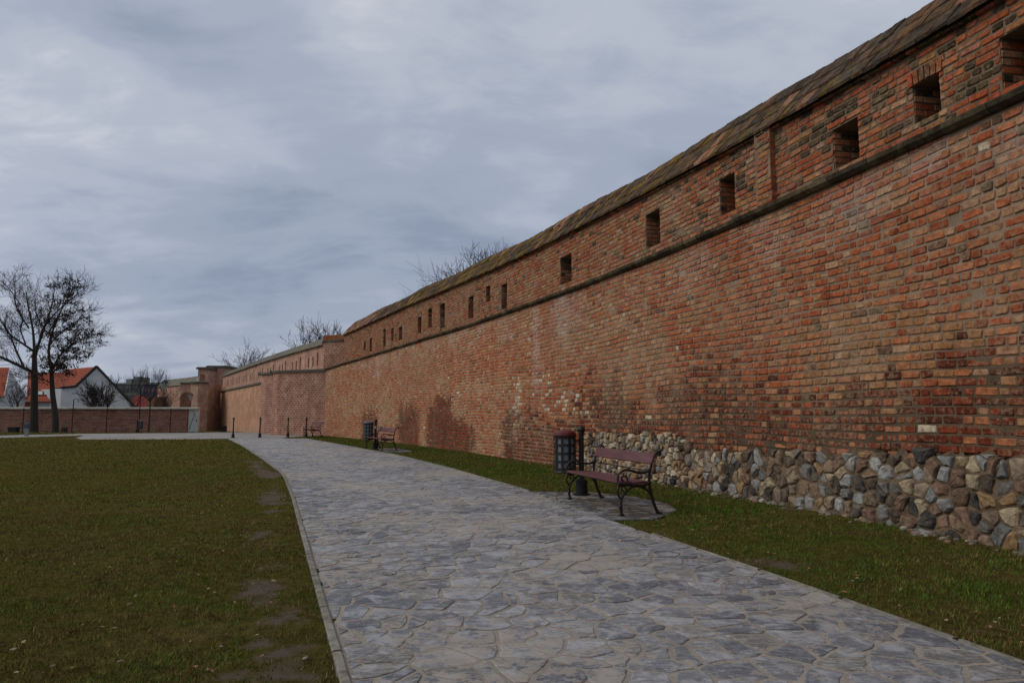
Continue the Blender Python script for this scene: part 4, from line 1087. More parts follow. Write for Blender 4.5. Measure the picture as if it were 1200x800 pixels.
# ================================================================== POSTS, BOLLARDS, BINS, BENCHES
for px, ty, lab in ((29.5, 478, 'thin dark post against the boundary wall left of the big trees'), (87, 468, 'taller thin dark post with a bracket at its top right of the big trees'),
                    (127, 477, 'thin dark post against the boundary wall below the white gable'), (165, 452, 'tall thin dark pole beside the small litter bin at the boundary wall'), (201.5, 478, 'thin dark post between young tree and white gate')):
    Y = 64.2 + (0.0 if px > 60 else -1); b0 = at(px, 490, Y); g0 = gzf(b0.x, Y); h = at(px, ty, Y).z - g0
    e = empty('wire_post', (b0.x, Y - 0.25, g0)); tag(e, lab, 'post', 'thin posts in front of the boundary wall')
    mb = MB(); mb.tube([(0, 0, -.1), (0, 0, h)], .045, 6); mb.build('pole', M['iron'], e)
    mb = MB(); mb.box(-.09, .09, -.09, .09, -.05, .08); mb.build('foot', M['iron'], e)
    if ty == 468: mb = MB(); mb.tube(smooth_pts([(0, 0, h - .1), (.15, 0, h + .05), (.6, 0, h - .02), (1.1, 0, h - .18)], 4), .03, 5); mb.build('bracket', M['iron'], e)
def lantern_post(px, ylamp, ytop, Y, lab, base=True):
    b0 = at(px, 490, Y); g0 = gzf(b0.x, Y); e = empty('street_lamp', (b0.x, Y, g0)); tag(e, lab, 'street lamp', 'old style lanterns by the towers')
    zl = at(px, ylamp, Y).z - g0; zt_ = at(px, ytop, Y).z - g0; r = (zt_ - zl) * .36
    mb = MB(); mb.tube([(0, 0, -.1), (0, 0, .8), (0, 0, zl)], [.07, .045, .035], 8); mb.build('pole', M['iron'], e)
    mb = MB(); mb.lathe([(.12, -.05), (.12, .25), (.06, .4)], n=10); mb.build('plinth', M['iron'], e)
    mb = MB(); mb.lathe([(r * .55, zl), (r, zl + (zt_ - zl) * .66), (r * .98, zl + (zt_ - zl) * .67)], n=6); l = mb.build('lantern_glass', M['lamp_glass'], e)
    mb = MB(); mb.lathe([(r * 1.15, zl + (zt_ - zl) * .67), (r * .7, zl + (zt_ - zl) * .84), (r * .15, zl + (zt_ - zl) * .93), (r * .2, zt_)], n=6); mb.build('lantern_roof', M['iron'], e)
lantern_post(190.5, 456.5, 444.5, 68, 'tall lamp post with grey glass lantern above the young bare tree')
lantern_post(222.5, 468.5, 460, 74, 'lower lamp post with small lantern in front of the arched brick block')

def make_bollard():
    e = empty('bollard')
    mb = MB(); mb.lathe([(.115, 0), (.115, .03), (.085, .05), (.085, .2), (.06, .25)], n=16); mb.build('plinth', M['iron'], e)
    mb = MB(); mb.lathe([(.042, .24), (.036, .6), (.036, 1.0), (.055, 1.02), (.05, 1.05), (.04, 1.07)], n=14); mb.build('shaft', M['iron'], e)
    mb = MB(); mb.lathe([(.03, 1.065), (.058, 1.09), (.062, 1.12), (.045, 1.155), (.01, 1.165)], n=14); mb.build('knob', M['iron'], e)
    return e
bol = make_bollard()
for i, (x, y, lab) in enumerate([(-16.0, 39.5, 'dark iron bollard at the corner of the lawn, leftmost of the four in a row'), (-14.65, 40.0, 'dark iron bollard in front of the set back brick block, second from the lawn'),
                                 (-13.25, 40.7, 'dark iron bollard in front of the middle of the bastion'), (-12.05, 40.3, 'dark iron bollard standing right in front of the farthest bench')]):
    o = bol if i == 0 else copy_thing(bol, (x, y, 0), 0)
    o.location = (x, y, gzf(x, y) + .002); tag(o, lab, 'bollard', 'iron bollards across the path')

def make_bin(cap_mat, with_sticker=False):
    e = empty('litter_bin'); R0 = 0.185
    mb = MB(); mb.lathe([(.15, 0.0), (.15, .015), (.105, .02), (.10, .235), (.085, .25), (.05, .26)], n=20); mb.build('plinth', M['plinth'], e)
    mb = MB(); mb.lathe([(.052, .25), (.045, .28), (.045, .72), (.055, .735), (.045, .75), (.045, 1.03), (.06, 1.045), (.05, 1.06)], n=16); mb.build('post', M['iron'], e)
    mb = MB(); mb.lathe([(.05, 1.06), (.07, 1.085), (.072, 1.11), (.055, 1.15), (.02, 1.17), (.003, 1.175)], n=16); mb.build('knob', M['iron'], e)
    cx = -0.285; mb = MB(); mb.lathe([(R0 - .02, .40), (R0 - .02, 1.03)], cx=cx, n=24); mb.build('liner', M['liner'], e)
    mb = MB(); mb.lathe([(R0 + .012, .365), (R0 + .014, .385), (R0 + .004, .40), (R0, .405)], cx=cx, n=28); mb.build('basket_floor', M['iron'], e)
    hoops = MB()
    for z in (.42, .545, .685, .825, .955):
        n = 28
        for k in range(n):
            pass
        b0 = len(hoops.v)
        for r, dz in ((R0 - .006, 0), (R0 + .004, 0), (R0 + .004, .034), (R0 - .006, .034)):
            for k in range(n): a = 2 * math.pi * k / n; hoops.v.append((cx + r * math.cos(a), r * math.sin(a), z + dz)); hoops.c.append((1, 1, 1))
        for q in range(4):
            for k in range(n): a = b0 + q * n + k; b = b0 + q * n + (k + 1) % n; c = b0 + ((q + 1) % 4) * n; hoops.f.append((a, b, c + (k + 1) % n, c + k))
        if z in (.42, .545, .685, .825, .955): hoops.build('hoop', M['iron'], e); hoops = MB()
    for k in range(9):
        a = 2 * math.pi * (k + .3) / 9; mb = MB(); c_, s_ = math.cos(a), math.sin(a); v = []
        for z in (.39, .985):
            for r, w in ((R0 - .002, -.021), (R0 + .008, -.021), (R0 + .008, .021), (R0 - .002, .021)): v.append((cx + r * c_ - w * s_, r * s_ + w * c_, z))
        mb.add(v, [(0, 1, 5, 4), (1, 2, 6, 5), (2, 3, 7, 6), (3, 0, 4, 7)]); mb.build('strap', M['iron'], e)
    mb = MB(); mb.lathe([(R0 + .012, .975), (R0 + .022, .985), (R0 + .022, 1.0), (R0 - .02, 1.005)], cx=cx, n=28); mb.build('rim', M['iron'], e)
    mb = MB(); mb.lathe([(R0 + .006, 1.0), (R0 + .012, 1.012), (R0 + .004, 1.055), (R0 * .8, 1.085), (R0 * .3, 1.097), (.003, 1.1)], cx=cx, n=28); mb.build('lid', cap_mat, e)
    for z in (.5, .9): mb = MB(); mb.box(cx + R0 - .01, -.03, -.018, .018, z, z + .03); mb.build('bracket', M['iron'], e)
    if with_sticker:
        mb = MB(); v = [(.048 * math.cos(a), .048 * math.sin(a), z) for z in (.80, .90) for a in [math.radians(d) for d in (-130, -110, -90, -70, -50)]]; mb.add(v, [(i, i + 1, i + 6, i + 5) for i in range(4)]); mb.build('paper_sticker', M['white_paint'], e)
    return e
b1 = make_bin(M['red_paint']); b1.location = (1.20, 11.95, .016); tag(b1, 'barred litter basket with dark red lid on an iron post beside the nearest bench', 'litter bin', 'barred litter bins along the path')
b2 = make_bin(M['grey_paint'], True); b2.location = (-5.37, 27.1, .0); tag(b2, 'barred litter basket with grey lid and white sticker on its post beside the middle bench', 'litter bin', 'barred litter bins along the path')
b3 = make_bin(M['grey_paint']); x3 = at(160.6, 500, 61).x; b3.location = (x3, 61, gzf(x3, 61)); b3.rotation_euler = (0, 0, math.pi); tag(b3, 'small litter basket on a post in front of the boundary wall by the young tree', 'litter bin', 'barred litter bins along the path')

def make_bench(L=1.92):
    e = empty('park_bench')
    def frame(name, x):
        fr = None
        def piece(nm, P, r, parent, n=8, sub=5):
            Q = smooth_pts([(x, p[0], p[1]) for p in P], sub); m = len(Q)
            rr = [(r if isinstance(r, (int, float)) else r[0] + (r[1] - r[0]) * i / (m - 1)) for i in range(m)]
            mb = MB(); mb.tube(Q, rr, n); return mb.build(nm, M['iron'], parent, smooth=True)
        fl = MB()
        fl.tube(smooth_pts([(x, .06, 0), (x, .065, .05), (x, .055, .10), (x, .06, .18), (x, .09, .26), (x, .14, .31)], 5), [.020] * 26, 8)
        fl.tube(smooth_pts([(x, .07, .20), (x, .03, .26), (x, .012, .32), (x, .03, .38), (x, .07, .40)], 5), .015, 8)
        fl.tube(smooth_pts([(x, .09, .26), (x, .13, .29), (x, .145, .34), (x, .12, .385), (x, .085, .38), (x, .075, .345), (x, .10, .325)], 5), .011, 8)
        fl.box(x - .022, x + .022, .035, .10, 0, .02); fl.lathe([(.02, .095), (.028, .11), (.028, .125), (.02, .14)], cx=x, cy=.056, n=10)
        fl.build('front_leg', M['iron'], e, smooth=True)
        ft = MB(); ft.tube(smooth_pts([(x, .635, .0), (x, .60, .06), (x, .55, .18), (x, .52, .30), (x, .50, .42)], 5), .0225, 8)
        ft.box(x - .025, x + .025, .60, .675, 0, .02); ft.lathe([(.02, .20), (.027, .215), (.02, .235)], cx=x, cy=.545, n=10); ft.build('rear_leg', M['iron'], e)
        piece('arch_brace', [(.13, .30), (.19, .35), (.28, .385), (.38, .37), (.46, .33), (.515, .26)], .015, e)
        piece('seat_rail', [(.02, .405), (.10, .412), (.22, .400), (.34, .385), (.43, .39), (.49, .43), (.50, .47)], .019, e)
        piece('back_upright', [(.50, .42), (.50, .52), (.52, .62), (.555, .72), (.60, .81), (.64, .845), (.675, .84), (.685, .81), (.665, .795)], (.022, .014), e)
        piece('armrest', [(.525, .625), (.48, .585), (.40, .565), (.30, .575), (.20, .605), (.11, .605), (.045, .565), (.018, .50), (.03, .43), (.08, .40), (.135, .41), (.165, .455), (.155, .51), (.115, .53), (.08, .51), (.08, .475), (.105, .465)], (.020, .012), e)
    frame('a', 0.03); frame('b', L - .03)
    def plank(nm, y0, y1, z, tilt=0.0, th=.035, rot=None):
        mb = MB(); prof = [(y0, z + .006), (y0 + .006, z), (y1 - .006, z), (y1, z + .006), (y1, z + th - .006), (y1 - .006, z + th), (y0 + .006, z + th), (y0, z + th - .006)]
        cy, cz = (y0 + y1) / 2, z + th / 2; Q = []
        for y, zz_ in prof: dy, dz = y - cy, zz_ - cz; Q.append((cy + dy * math.cos(tilt) - dz * math.sin(tilt), cz + dy * math.sin(tilt) + dz * math.cos(tilt)))
        v = []
        for k in range(9): x = L * k / 8; v += [(x, y, zz_) for y, zz_ in Q]
        n = 8; f = [(i * n + j, i * n + (j + 1) % n, (i + 1) * n + (j + 1) % n, (i + 1) * n + j) for i in range(8) for j in range(n)] + [tuple(range(n)), tuple(range(9 * n - 1, 8 * n - 1, -1))]
        mb.add(v, f); return mb.build(nm, M['bench_wood'], e)
    plank('seat_plank', .015, .215, .425, -.03); plank('seat_plank', .228, .455, .413, .05)
    plank('backrest_plank', .48, .635, .735, math.radians(66), .032)
    mb = MB(); mb.tube([(.03, .515, .585), (L - .03, .515, .585)], .009, 6); mb.build('tie_rod', M['iron'], e)
    mb = MB(); mb.tube([(.03, .27, .375), (L - .03, .27, .375)], .010, 6); mb.build('tie_rod', M['iron'], e)
    return e
bench = make_bench()
# local x runs along the seat, local y towards the back
def place_bench(o, fx, fy, dx, dy):
    o.location = (fx, fy, 0.014); o.rotation_euler = (0, 0, math.atan2(dy, dx))
place_bench(bench, 0.865, 11.30, .30, -.954); tag(bench, 'nearest iron bench with scrolled armrests and oxblood planks beside the rubble base', 'bench', 'benches along the path')
b = copy_thing(bench, (0, 0, 0), 0); place_bench(b, -5.80, 27.15, .50, -.866); tag(b, 'middle iron bench with oxblood planks, right of the grey lidded litter bin', 'bench', 'benches along the path')
b = copy_thing(bench, (0, 0, 0), 0); place_bench(b, -12.55, 41.3, .52, -.854); tag(b, 'farthest bench, small, at the foot of the bastion behind a bollard', 'bench', 'benches along the path')

# small things at the boundary wall
x0 = at(16, 504, 60).x; mb = MB(); mb.box(-.35, .35, -.25, .25, 0, .42); mb.box(-.4, .4, -.3, .3, .42, .5); o = mb.build('planter_box', M['plinth']); o.location = (x0, 60, gzf(x0, 60)); tag(o, 'dark low box standing by the boundary wall left of the trees', 'box')
x0 = at(71, 504, 62).x; mb = MB(); mb.lathe([(.3, 0), (.27, .2), (.24, .42), (.2, .45)], n=12); o = mb.build('tree_stump', M['bark']); o.location = (x0, 62.5, gzf(x0, 62)); tag(o, 'dark tree stump right beside the second big tree trunk', 'stump')
x0 = at(30, 505, 42.5).x; e = empty('meter_post', (x0, 42.6, 0)); tag(e, 'blue grey utility post with rounded head at the near edge of the narrow path', 'utility post')
mb = MB(); mb.box(-.09, .09, -.07, .07, -.05, .48); mb.build('post', M['concrete'], e); mb = MB(); mb.box(-.13, .13, -.1, .1, .48, .72); mb.lathe([(.13, .72), (.09, .79), (.02, .81)], n=12); mb.build('head', M['blue_grey'], e)
x0 = at(242, 501, 66).x; mb = MB(); mb.box(-.22, .22, -.2, .2, 0, .55); mb.box(-.25, .25, -.23, .23, .55, .62); o = mb.build('refuse_bin', M['plinth']); o.location = (x0, 70, gzf(x0, 70)); tag(o, 'small black bin in the corner between tower block and buff wall', 'bin')

# ================================================================== HOUSES
def poly_part(name, faces, mat, parent, org):
    mb = MB()
    for P in faces: mb.add([(p[0] - org[0], p[1] - org[1], p[2] - org[2]) for p in P], [tuple(range(len(P)))])
    return mb.build(name, mat, parent)
def tiled(name, A, B, C_, D, mat, parent, org, row=.34, colw=.30, limit=None):
    """roof plane A-B (eave) to D-C (ridge) with rows of overlapping pantiles as real geometry"""
    A, B, C_, D = map(Vector, (A, B, C_, D)); up = ((D - A).length + (C_ - B).length) / 2; rows = max(2, int(up / row)); N = (B - A).cross(D - A).normalized()
    if N.z < 0: N = -N
    mb = MB(); o = Vector(org)
    for r in range(rows):
        t0, t1 = r / rows, (r + 1) / rows; a0, b0, a1, b1 = A.lerp(D, t0), B.lerp(C_, t0), A.lerp(D, t1), B.lerp(C_, t1); w = (b0 - a0).length; k = max(2, int(w / colw))
        v = []
        for i in range(k * 2 + 1):
            u = i / (k * 2); h = 0.03 if i % 2 else 0.0
            v += [tuple(a0.lerp(b0, u) + N * (0.02) - o), tuple(a0.lerp(b0, u) + N * (0.07 + h) - o), tuple(a1.lerp(b1, u) + N * (0.02 + h) - o)]
        mb.add(v, [(3 * i, 3 * i + 3, 3 * i + 4, 3 * i + 1) for i in range(k * 2)] + [(3 * i + 1, 3 * i + 4, 3 * i + 5, 3 * i + 2) for i in range(k * 2)])
    return mb.build(name, mat, parent)
# main gabled house: back block facing us, wing with a white gable
ho = (-62, 98, 0); h1 = empty('gabled_house', ho); tag(h1, 'white gabled house with bright orange tiled roof and skylight behind the boundary wall', 'house')
ap = at(113.5, 430, 95); er = at(150, 468, 95); el = at(88.7, 453.6, 95); e2 = at(72, 455, 95)
bk = Vector((-8.5, 6.2, 0)); gb_ = -1.5
er2 = at(159, 478, 95)
gab = [(e2.x, 95, gb_), (er2.x, 95, gb_), (er2.x, 95, er2.z), (ap.x, 95, ap.z), (el.x, 95, el.z), (e2.x, 95, e2.z)]
poly_part('gable_wall', [gab, [(er2.x, 95, gb_), (er2.x, 95, er2.z), (er2.x + bk.x * .6, 95 + bk.y, er2.z), (er2.x + bk.x * .6, 95 + bk.y, gb_)], [(e2.x, 95, gb_), (e2.x, 95, e2.z), (e2.x + bk.x, 95 + bk.y, e2.z), (e2.x + bk.x, 95 + bk.y, gb_)]], M['plaster'], h1, ho)
V3 = lambda p, dz=0: (p.x, p.y, p.z + dz)
rf = tiled('roof', V3(el, .05), (el.x + bk.x, 95 + bk.y, el.z + .05), (ap.x + bk.x, 95 + bk.y, ap.z + .05), V3(ap, .05), M['roof_tile'], h1, ho)
tiled('roof', (er2.x, 95, er2.z + .05), (er2.x + bk.x, 95 + bk.y, er2.z + .05), (ap.x + bk.x, 95 + bk.y, ap.z + .05), V3(ap, .05), M['roof_tile'], h1, ho)
mb = MB()
for a, b in ((ap, er2), (ap, el), (el, e2)):
    mb.tube([(a.x - ho[0], 94.9 - ho[1], a.z + .12 - ho[2]), (b.x - ho[0], 94.9 - ho[1], b.z + .12 - ho[2])], .17, 5)
mb.build('barge_board', M['plinth'], h1)
rl, rr_ = at(33, 436.5, 103), at(104, 436.5, 103); bl, br_ = at(31, 470.5, 96.8), at(73, 470.5, 96.8); bl.x = at(31, 470.5, 96.8).x
mroof = tiled('roof', V3(bl), V3(br_), (rr_.x, 103, rr_.z), (rl.x, 103, rl.z), M['roof_tile'], h1, ho)
poly_part('house_wall', [[(bl.x + .4, 97.3, -1.5), (e2.x, 97.3, -1.5), (e2.x, 97.3, bl.z), (bl.x + .4, 97.3, bl.z)], [(bl.x + .4, 97.3, -1.5), (bl.x + .4, 97.3, bl.z), (rl.x + .3, 103, rl.z - .1), (rl.x + .3, 109, bl.z), (rl.x + .3, 109, -1.5)]], M['plaster'], h1, ho)
s0_, s1_ = at(44, 464, 97), at(59, 459.3, 97)
def roofpt(px, py):  # on the plane of the main roof
    A_, B_, D_ = Vector(bl), Vector(br_), Vector((rl.x, 103, rl.z)); N_ = (B_ - A_).cross(D_ - A_).normalized(); d = at(px, py, 50) - Vector((0, 0, EYE)); o_ = Vector((0, 0, EYE)); return o_ + d * ((A_ - o_).dot(N_) / d.dot(N_)), N_
for i, (xa_, xb_) in enumerate(((44, 51), (52, 59))):
    q = [roofpt(xa_, 464)[0], roofpt(xb_, 464)[0], roofpt(xb_, 459.3)[0], roofpt(xa_, 459.3)[0]]; N_ = roofpt(50, 460)[1]; N_ = N_ if N_.z > 0 else -N_
    cc = sum(q, Vector()) / 4; mb = MB(); v = [tuple(p + N_ * h - Vector(ho)) for h in (0.0, .2) for p in q]; mb.add(v, [(0, 1, 5, 4), (1, 2, 6, 5), (2, 3, 7, 6), (3, 0, 4, 7), (4, 5, 6, 7)]); sk = mb.build('skylight', M['plinth'], h1)
    mb = MB(); mb.add([tuple(cc + (p - cc) * .82 + N_ * .215 - Vector(ho)) for p in q], [(0, 1, 2, 3)]); mb.build('pane', M['lamp_glass'], sk)
# left house
ho2 = (-72, 92, 0); h2 = empty('left_edge_house', ho2); tag(h2, 'house at the left picture edge with orange roof and narrow pale gable', 'house')
a_ = at(11.3, 431.5, 90); c_ = at(13.5, 480, 90); b_l = at(4, 462.5, 87); Yh = 90
poly_part('gable_wall', [[(c_.x, 92, -1.5), (b_l.x - .2, 87.6, -1.5), (b_l.x - .2, 87.6, b_l.z), (a_.x, 90, a_.z), (c_.x + .1, 92.3, b_l.z)]], M['plaster'], h2, ho2)
poly_part('front_wall', [[(b_l.x - .2, 87.6, -1.5), (b_l.x - 9, 87.2, -1.5), (b_l.x - 9, 87.2, b_l.z), (b_l.x - .2, 87.6, b_l.z)]], M['plaster'], h2, ho2)
tiled('roof', (b_l.x - 9, 86.7, b_l.z - .2), (b_l.x, 87.1, b_l.z - .2), (a_.x, 90, a_.z + .1), (a_.x - 9, 89.6, a_.z + .1), M['roof_tile'], h2, ho2)
# red hipped roof
ho3 = (-61, 112, 0); h3 = empty('hipped_roof_house', ho3); tag(h3, 'low house with dark red hipped roof between white gable and young tree', 'house')
A3, B3 = at(139, 478, 108), at(178, 478, 108); T3 = at(160, 463.5, 112); T4 = at(165, 463.5, 112)
rf3 = tiled('roof', (A3.x, 108, A3.z), (B3.x, 108, B3.z), V3(T4), V3(T3), M['roof_red'], h3, ho3)
poly_part('roof_side', [[V3(A3), V3(T3), (A3.x + .5, 117, A3.z)], [V3(B3), V3(T4), (B3.x + .5, 117, B3.z)]], M['roof_red'], h3, ho3)
poly_part('house_wall', [[(A3.x + .6, 108.6, -1.5), (B3.x - .6, 108.6, -1.5), (B3.x - .6, 108.6, A3.z), (A3.x + .6, 108.6, A3.z)]], M['plaster'], h3, ho3)
# distant blocks with windows
def block(name, lab, px0, px1, ytop, Y, mat, win, wmat, D=12, cat='building', extra=None, frame=None):
    a, b = at(px0, 470, Y).x, at(px1, 470, Y).x; zt_ = at((px0 + px1) / 2, ytop, Y).z; org = ((a + b) / 2, Y + D / 2, -1.2); e = empty(name, org); tag(e, lab, cat)
    w2_ = (b - a) / 2; H = zt_ + 1.2; mb = MB(); mb.box(-w2_, w2_, -D / 2, D / 2, 0, H); mb.build('wall', mat, e)
    mb = MB(); mb.box(-w2_ - .4, w2_ + .4, -D / 2 - .4, D / 2 + .4, H, H + .45); mb.build('roof_slab', M['concrete'] if mat != M['tan'] else M['grey_roof'], e)
    nx_, nz_, z00 = win
    for r in range(nz_):
        for c in range(nx_):
            x = -w2_ + (c + .5) * (2 * w2_) / nx_; z = z00 + r * (H - z00) / nz_; ww = w2_ / nx_ * .62; hh = (H - z00) / nz_ * .5; mb = MB(); mb.box(x - ww, x + ww, -D / 2 - .08, -D / 2 + .1, z, z + hh); f = mb.build('window', wmat, e)
            mb = MB(); mb.box(x - ww * .8, x + ww * .8, -D / 2 - .1, -D / 2 - .085, z + .15, z + hh - .15); mb.build('pane', M['glass'], f)
    if extra:
        for (x0_, x1_, h_) in extra: mb = MB(); mb.box(-w2_ + 2 * w2_ * x0_, -w2_ + 2 * w2_ * x1_, -D / 4, D / 4, H + .45, H + .45 + h_); mb.build('roof_hut', M['concrete'], e)
    return e
block('apartment_block', 'distant grey flat roofed apartment block with roof huts right of the white gable', 134, 159.5, 450.5, 190, M['concrete'], (6, 3, 4.5), M['plinth'], extra=[(.2, .45, 1.3), (.55, .8, 1.9)])
block('dark_office_block', 'distant dark blue grey building with red window bands behind the young tree', 168, 185, 450, 185, M['blue_grey'], (4, 3, 4), M['roof_red'])
block('tan_low_building', 'distant low ochre building between the left house and the tree trunk', 14, 33, 466.5, 170, M['tan'], (4, 1, 3.2), M['plinth'])
block('low_shed', 'low brown roofed shed just above the boundary wall left of the first trunk', 14, 30, 471, 120, M['roof_red'], (3, 1, 1.5), M['plinth'], D=6, cat='shed')

# ================================================================== TREES
def branch(mb, p, d, L, r, lev, maxlev, rnd, up=0.15, wob=0.22, leaves=None, minr=0.004, kids=(3, 5), ang=(25, 55), tips=None):
    n = 5 if lev < 2 else 3; seg = 4 if lev < maxlev else 3; pts = [p.copy()]; dd = d.copy(); q = p.copy()
    for i in range(seg):
        dd = (dd + Vector((rnd.gauss(0, wob), rnd.gauss(0, wob), rnd.gauss(0, wob) + up)) * .5).normalized(); q = q + dd * (L / seg); pts.append(q.copy())
    r1 = max(r * .45, minr); mb.tube(pts, [r + (r1 - r) * i / seg for i in range(seg + 1)], n, caps=False)
    if lev >= maxlev:
        if tips is not None: tips.append(pts[-1]); tips.append(pts[-2])
        return
    k = rnd.randint(*kids)
    for i in range(k):
        t = rnd.uniform(.3, 1.0) if i else 1.0; idx = min(int(t * seg), seg - 1); base = pts[idx].lerp(pts[idx + 1], t * seg - idx)
        ax_ = (pts[idx + 1] - pts[idx]).normalized(); perp = ax_.orthogonal().normalized(); perp.rotate(Matrix.Rotation(rnd.uniform(0, 6.283), 3, ax_))
        a = math.radians(rnd.uniform(*ang)) * (0.6 if i == 0 else 1); nd = (ax_ * math.cos(a) + perp * math.sin(a)).normalized()
        branch(mb, base, nd, L * rnd.uniform(.55, .8), max(r * (1 - .5 * t) * .62, minr), lev + 1, maxlev, rnd, up, wob, leaves, minr, kids, ang, tips)
def limb_tree(name, label, limbs, trunk, Y, base_px, rnd, tw, cat='tree', pod_limbs=(), group=None, dmax=3, twr=0.009, L0=1.35):
    bx = at(base_px[0], base_px[1], Y).x; g0 = gzf(bx, Y); org = Vector((bx, Y, g0)); e = empty(name, tuple(org)); tag(e, label, cat, group)
    conv = lambda P, dep: [at(px, py, Y) + Vector((0, dep * i / max(len(P) - 1, 1), 0)) - org for i, (px, py) in enumerate(P)]
    tb = MB(); tp = conv([t[:2] for t in trunk], 0); tp[0].z = -.3
    Q = smooth_pts(tp, 4); rr = np.interp(np.linspace(0, 1, len(Q)), np.linspace(0, 1, len(trunk)), [t[2] for t in trunk]); tb.tube(Q, list(map(float, rr)), 10)
    cr = MB(); tips = []
    for li, (P, r0, r1, dep) in enumerate(limbs):
        Q = smooth_pts(conv(P, dep), 4); m = len(Q); tb.tube(Q, [r0 + (r1 - r0) * i / (m - 1) for i in range(m)], 7)
        for i in range(int(m * .25), m):
            for _ in range(tw):
                t = (Q[min(i + 1, m - 1)] - Q[i - 1]).normalized(); perp = t.orthogonal().normalized(); perp.rotate(Matrix.Rotation(rnd.uniform(0, 6.283), 3, t)); a = math.radians(rnd.uniform(25, 60))
                f = i / m; tt = [] if li in pod_limbs else None
                branch(cr, Q[i], (t * math.cos(a) + perp * math.sin(a)).normalized(), L0 * rnd.uniform(.6, 1.15) * (1.15 - .55 * f), max(.028 * (1.2 - f), twr), 1, dmax, rnd, .12, .22, None, twr, kids=(2, 4), tips=tt)
                if tt: tips += tt
    tb.build('trunk', M['bark'], e); cr.build('crown', M['twig'], e)
    if tips:
        lf = MB()
        for li in pod_limbs:
            Q = smooth_pts(conv(limbs[li][0], limbs[li][3]), 4)
            for q in Q[int(len(Q) * .2):]:
                for _ in range(2):
                    c0_ = q + Vector((rnd.gauss(0, .45), rnd.gauss(0, .5), rnd.gauss(0, .42)))
                    if rnd.random() < .2: continue
                    for _ in range(rnd.randint(18, 42)):
                        c = c0_ + Vector((rnd.gauss(0, .22), rnd.gauss(0, .22), rnd.gauss(0, .13))); s = rnd.uniform(.05, .12); u = Vector((rnd.gauss(0, 1), rnd.gauss(0, 1), rnd.gauss(0, 1))).normalized(); w = u.orthogonal().normalized()
                        lf.add([tuple(c + u * s), tuple(c + w * s * .6), tuple(c - u * s), tuple(c - w * s * .5)], [(0, 1, 2, 3)])
        lf.build('seed_pods', M['pod'], e, kind='stuff')
    return e
rnd = random.Random(21)
limb_tree('bare_tree', 'large bare tree with wide spreading limbs, left of the pair at the boundary wall',
          [([(40.4, 437), (27.5, 429), (14, 421), (0, 413), (-22, 402)], .17, .05, -2), ([(27.5, 429), (12, 408), (0, 392), (-14, 376)], .11, .03, 2), ([(40.4, 412), (30, 403), (16.5, 391), (12, 378), (-6, 362)], .11, .03, -1.5),
           ([(30, 403), (18, 385), (14, 372), (2, 352)], .07, .025, 2), ([(40.4, 412), (34, 385), (24, 357), (17, 338)], .13, .03, 1.5), ([(41, 420), (49, 398), (57, 382), (80, 360), (110, 338)], .12, .025, -1),
           ([(41, 415), (44, 385), (47, 352), (43, 326)], .12, .025, 2.5), ([(34, 385), (28, 360), (36, 330)], .07, .02, -2), ([(24, 357), (8, 340), (-4, 330)], .05, .02, 1)],
          [(40, 505, .38), (40, 480, .30), (40.5, 445, .27), (40.4, 428, .22), (40.4, 410, .16)], 62.0, (40, 505), rnd, 3, pod_limbs=(6,), group='pair of big bare trees')
limb_tree('bare_tree', 'slightly slimmer tree with dense dark seed clusters, right of the pair at the boundary wall',
          [([(60, 432), (55, 412), (56, 391), (66, 361), (80, 330)], .14, .03, 1), ([(60, 434), (77, 414), (96, 404), (121, 395)], .10, .025, -1.5), ([(61, 438), (76, 428), (90, 423), (121, 413)], .09, .02, -2), ([(56, 405), (70, 388), (84, 376), (92, 362)], .08, .02, 1),
           ([(56, 391), (62, 370), (68, 345), (66, 328)], .08, .02, 2), ([(56, 391), (48, 372), (50, 345)], .07, .02, -1), ([(61, 449), (55, 445), (49, 442), (42, 443)], .05, .02, -1.5), ([(77, 414), (84, 398), (100, 388)], .06, .02, 1.5), ([(60, 440), (70, 434), (80, 436)], .05, .02, -1)],
          [(64.6, 505, .30), (65, 490, .25), (62, 465, .21), (61, 450, .19), (60, 432, .15)], 60.0, (64.6, 505), rnd, 3, pod_limbs=(0, 1, 2, 3, 4, 7, 8), group='pair of big bare trees')
# young tree with upright whips
def whip_tree(name, label, px, ybase, yfork, ytop, Y, spread, rnd, n=26, r=.07):
    bx = at(px, 480, Y).x; g0 = gzf(bx, Y); e = empty(name, (bx, Y, g0)); tag(e, label, 'tree'); zf = at(px, yfork, Y).z - g0; zt_ = at(px, ytop, Y).z - g0
    tb = MB(); tb.tube([(0, 0, -.2), (.02, 0, zf * .5), (0, 0, zf)], [r, r * .8, r * .7], 8); tb.build('trunk', M['bark'], e); cr = MB()
    for i in range(n):
        a = rnd.uniform(0, 6.283); rr = spread * math.sqrt(rnd.random()); tip = Vector((math.cos(a) * rr, math.sin(a) * rr * .7, zf + (zt_ - zf) * (rnd.uniform(.35, .6))))
        cr.tube(smooth_pts([(0, 0, zf - rnd.uniform(0, .5)), (tip.x * .5, tip.y * .5, zf + (tip.z - zf) * .35), tuple(tip)], 3), [.035, .03, .027, .024, .022, .02, .018], 4)
        for _ in range(4): branch(cr, Vector((tip.x * rnd.uniform(.5, 1), tip.y, tip.z * rnd.uniform(.9, 1))), Vector((rnd.gauss(0, .35), rnd.gauss(0, .35), 1)).normalized(), (zt_ - tip.z) * rnd.uniform(.4, .8), .014, 2, 3, rnd, .35, .12, minr=.008, ang=(15, 40))
    cr.build('crown', M['twig'], e)
whip_tree('young_tree', 'young bare tree with thin trunk and vertical whips before the boundary wall', 175.5, 505, 466, 430, 62, 2.1, rnd, n=15)
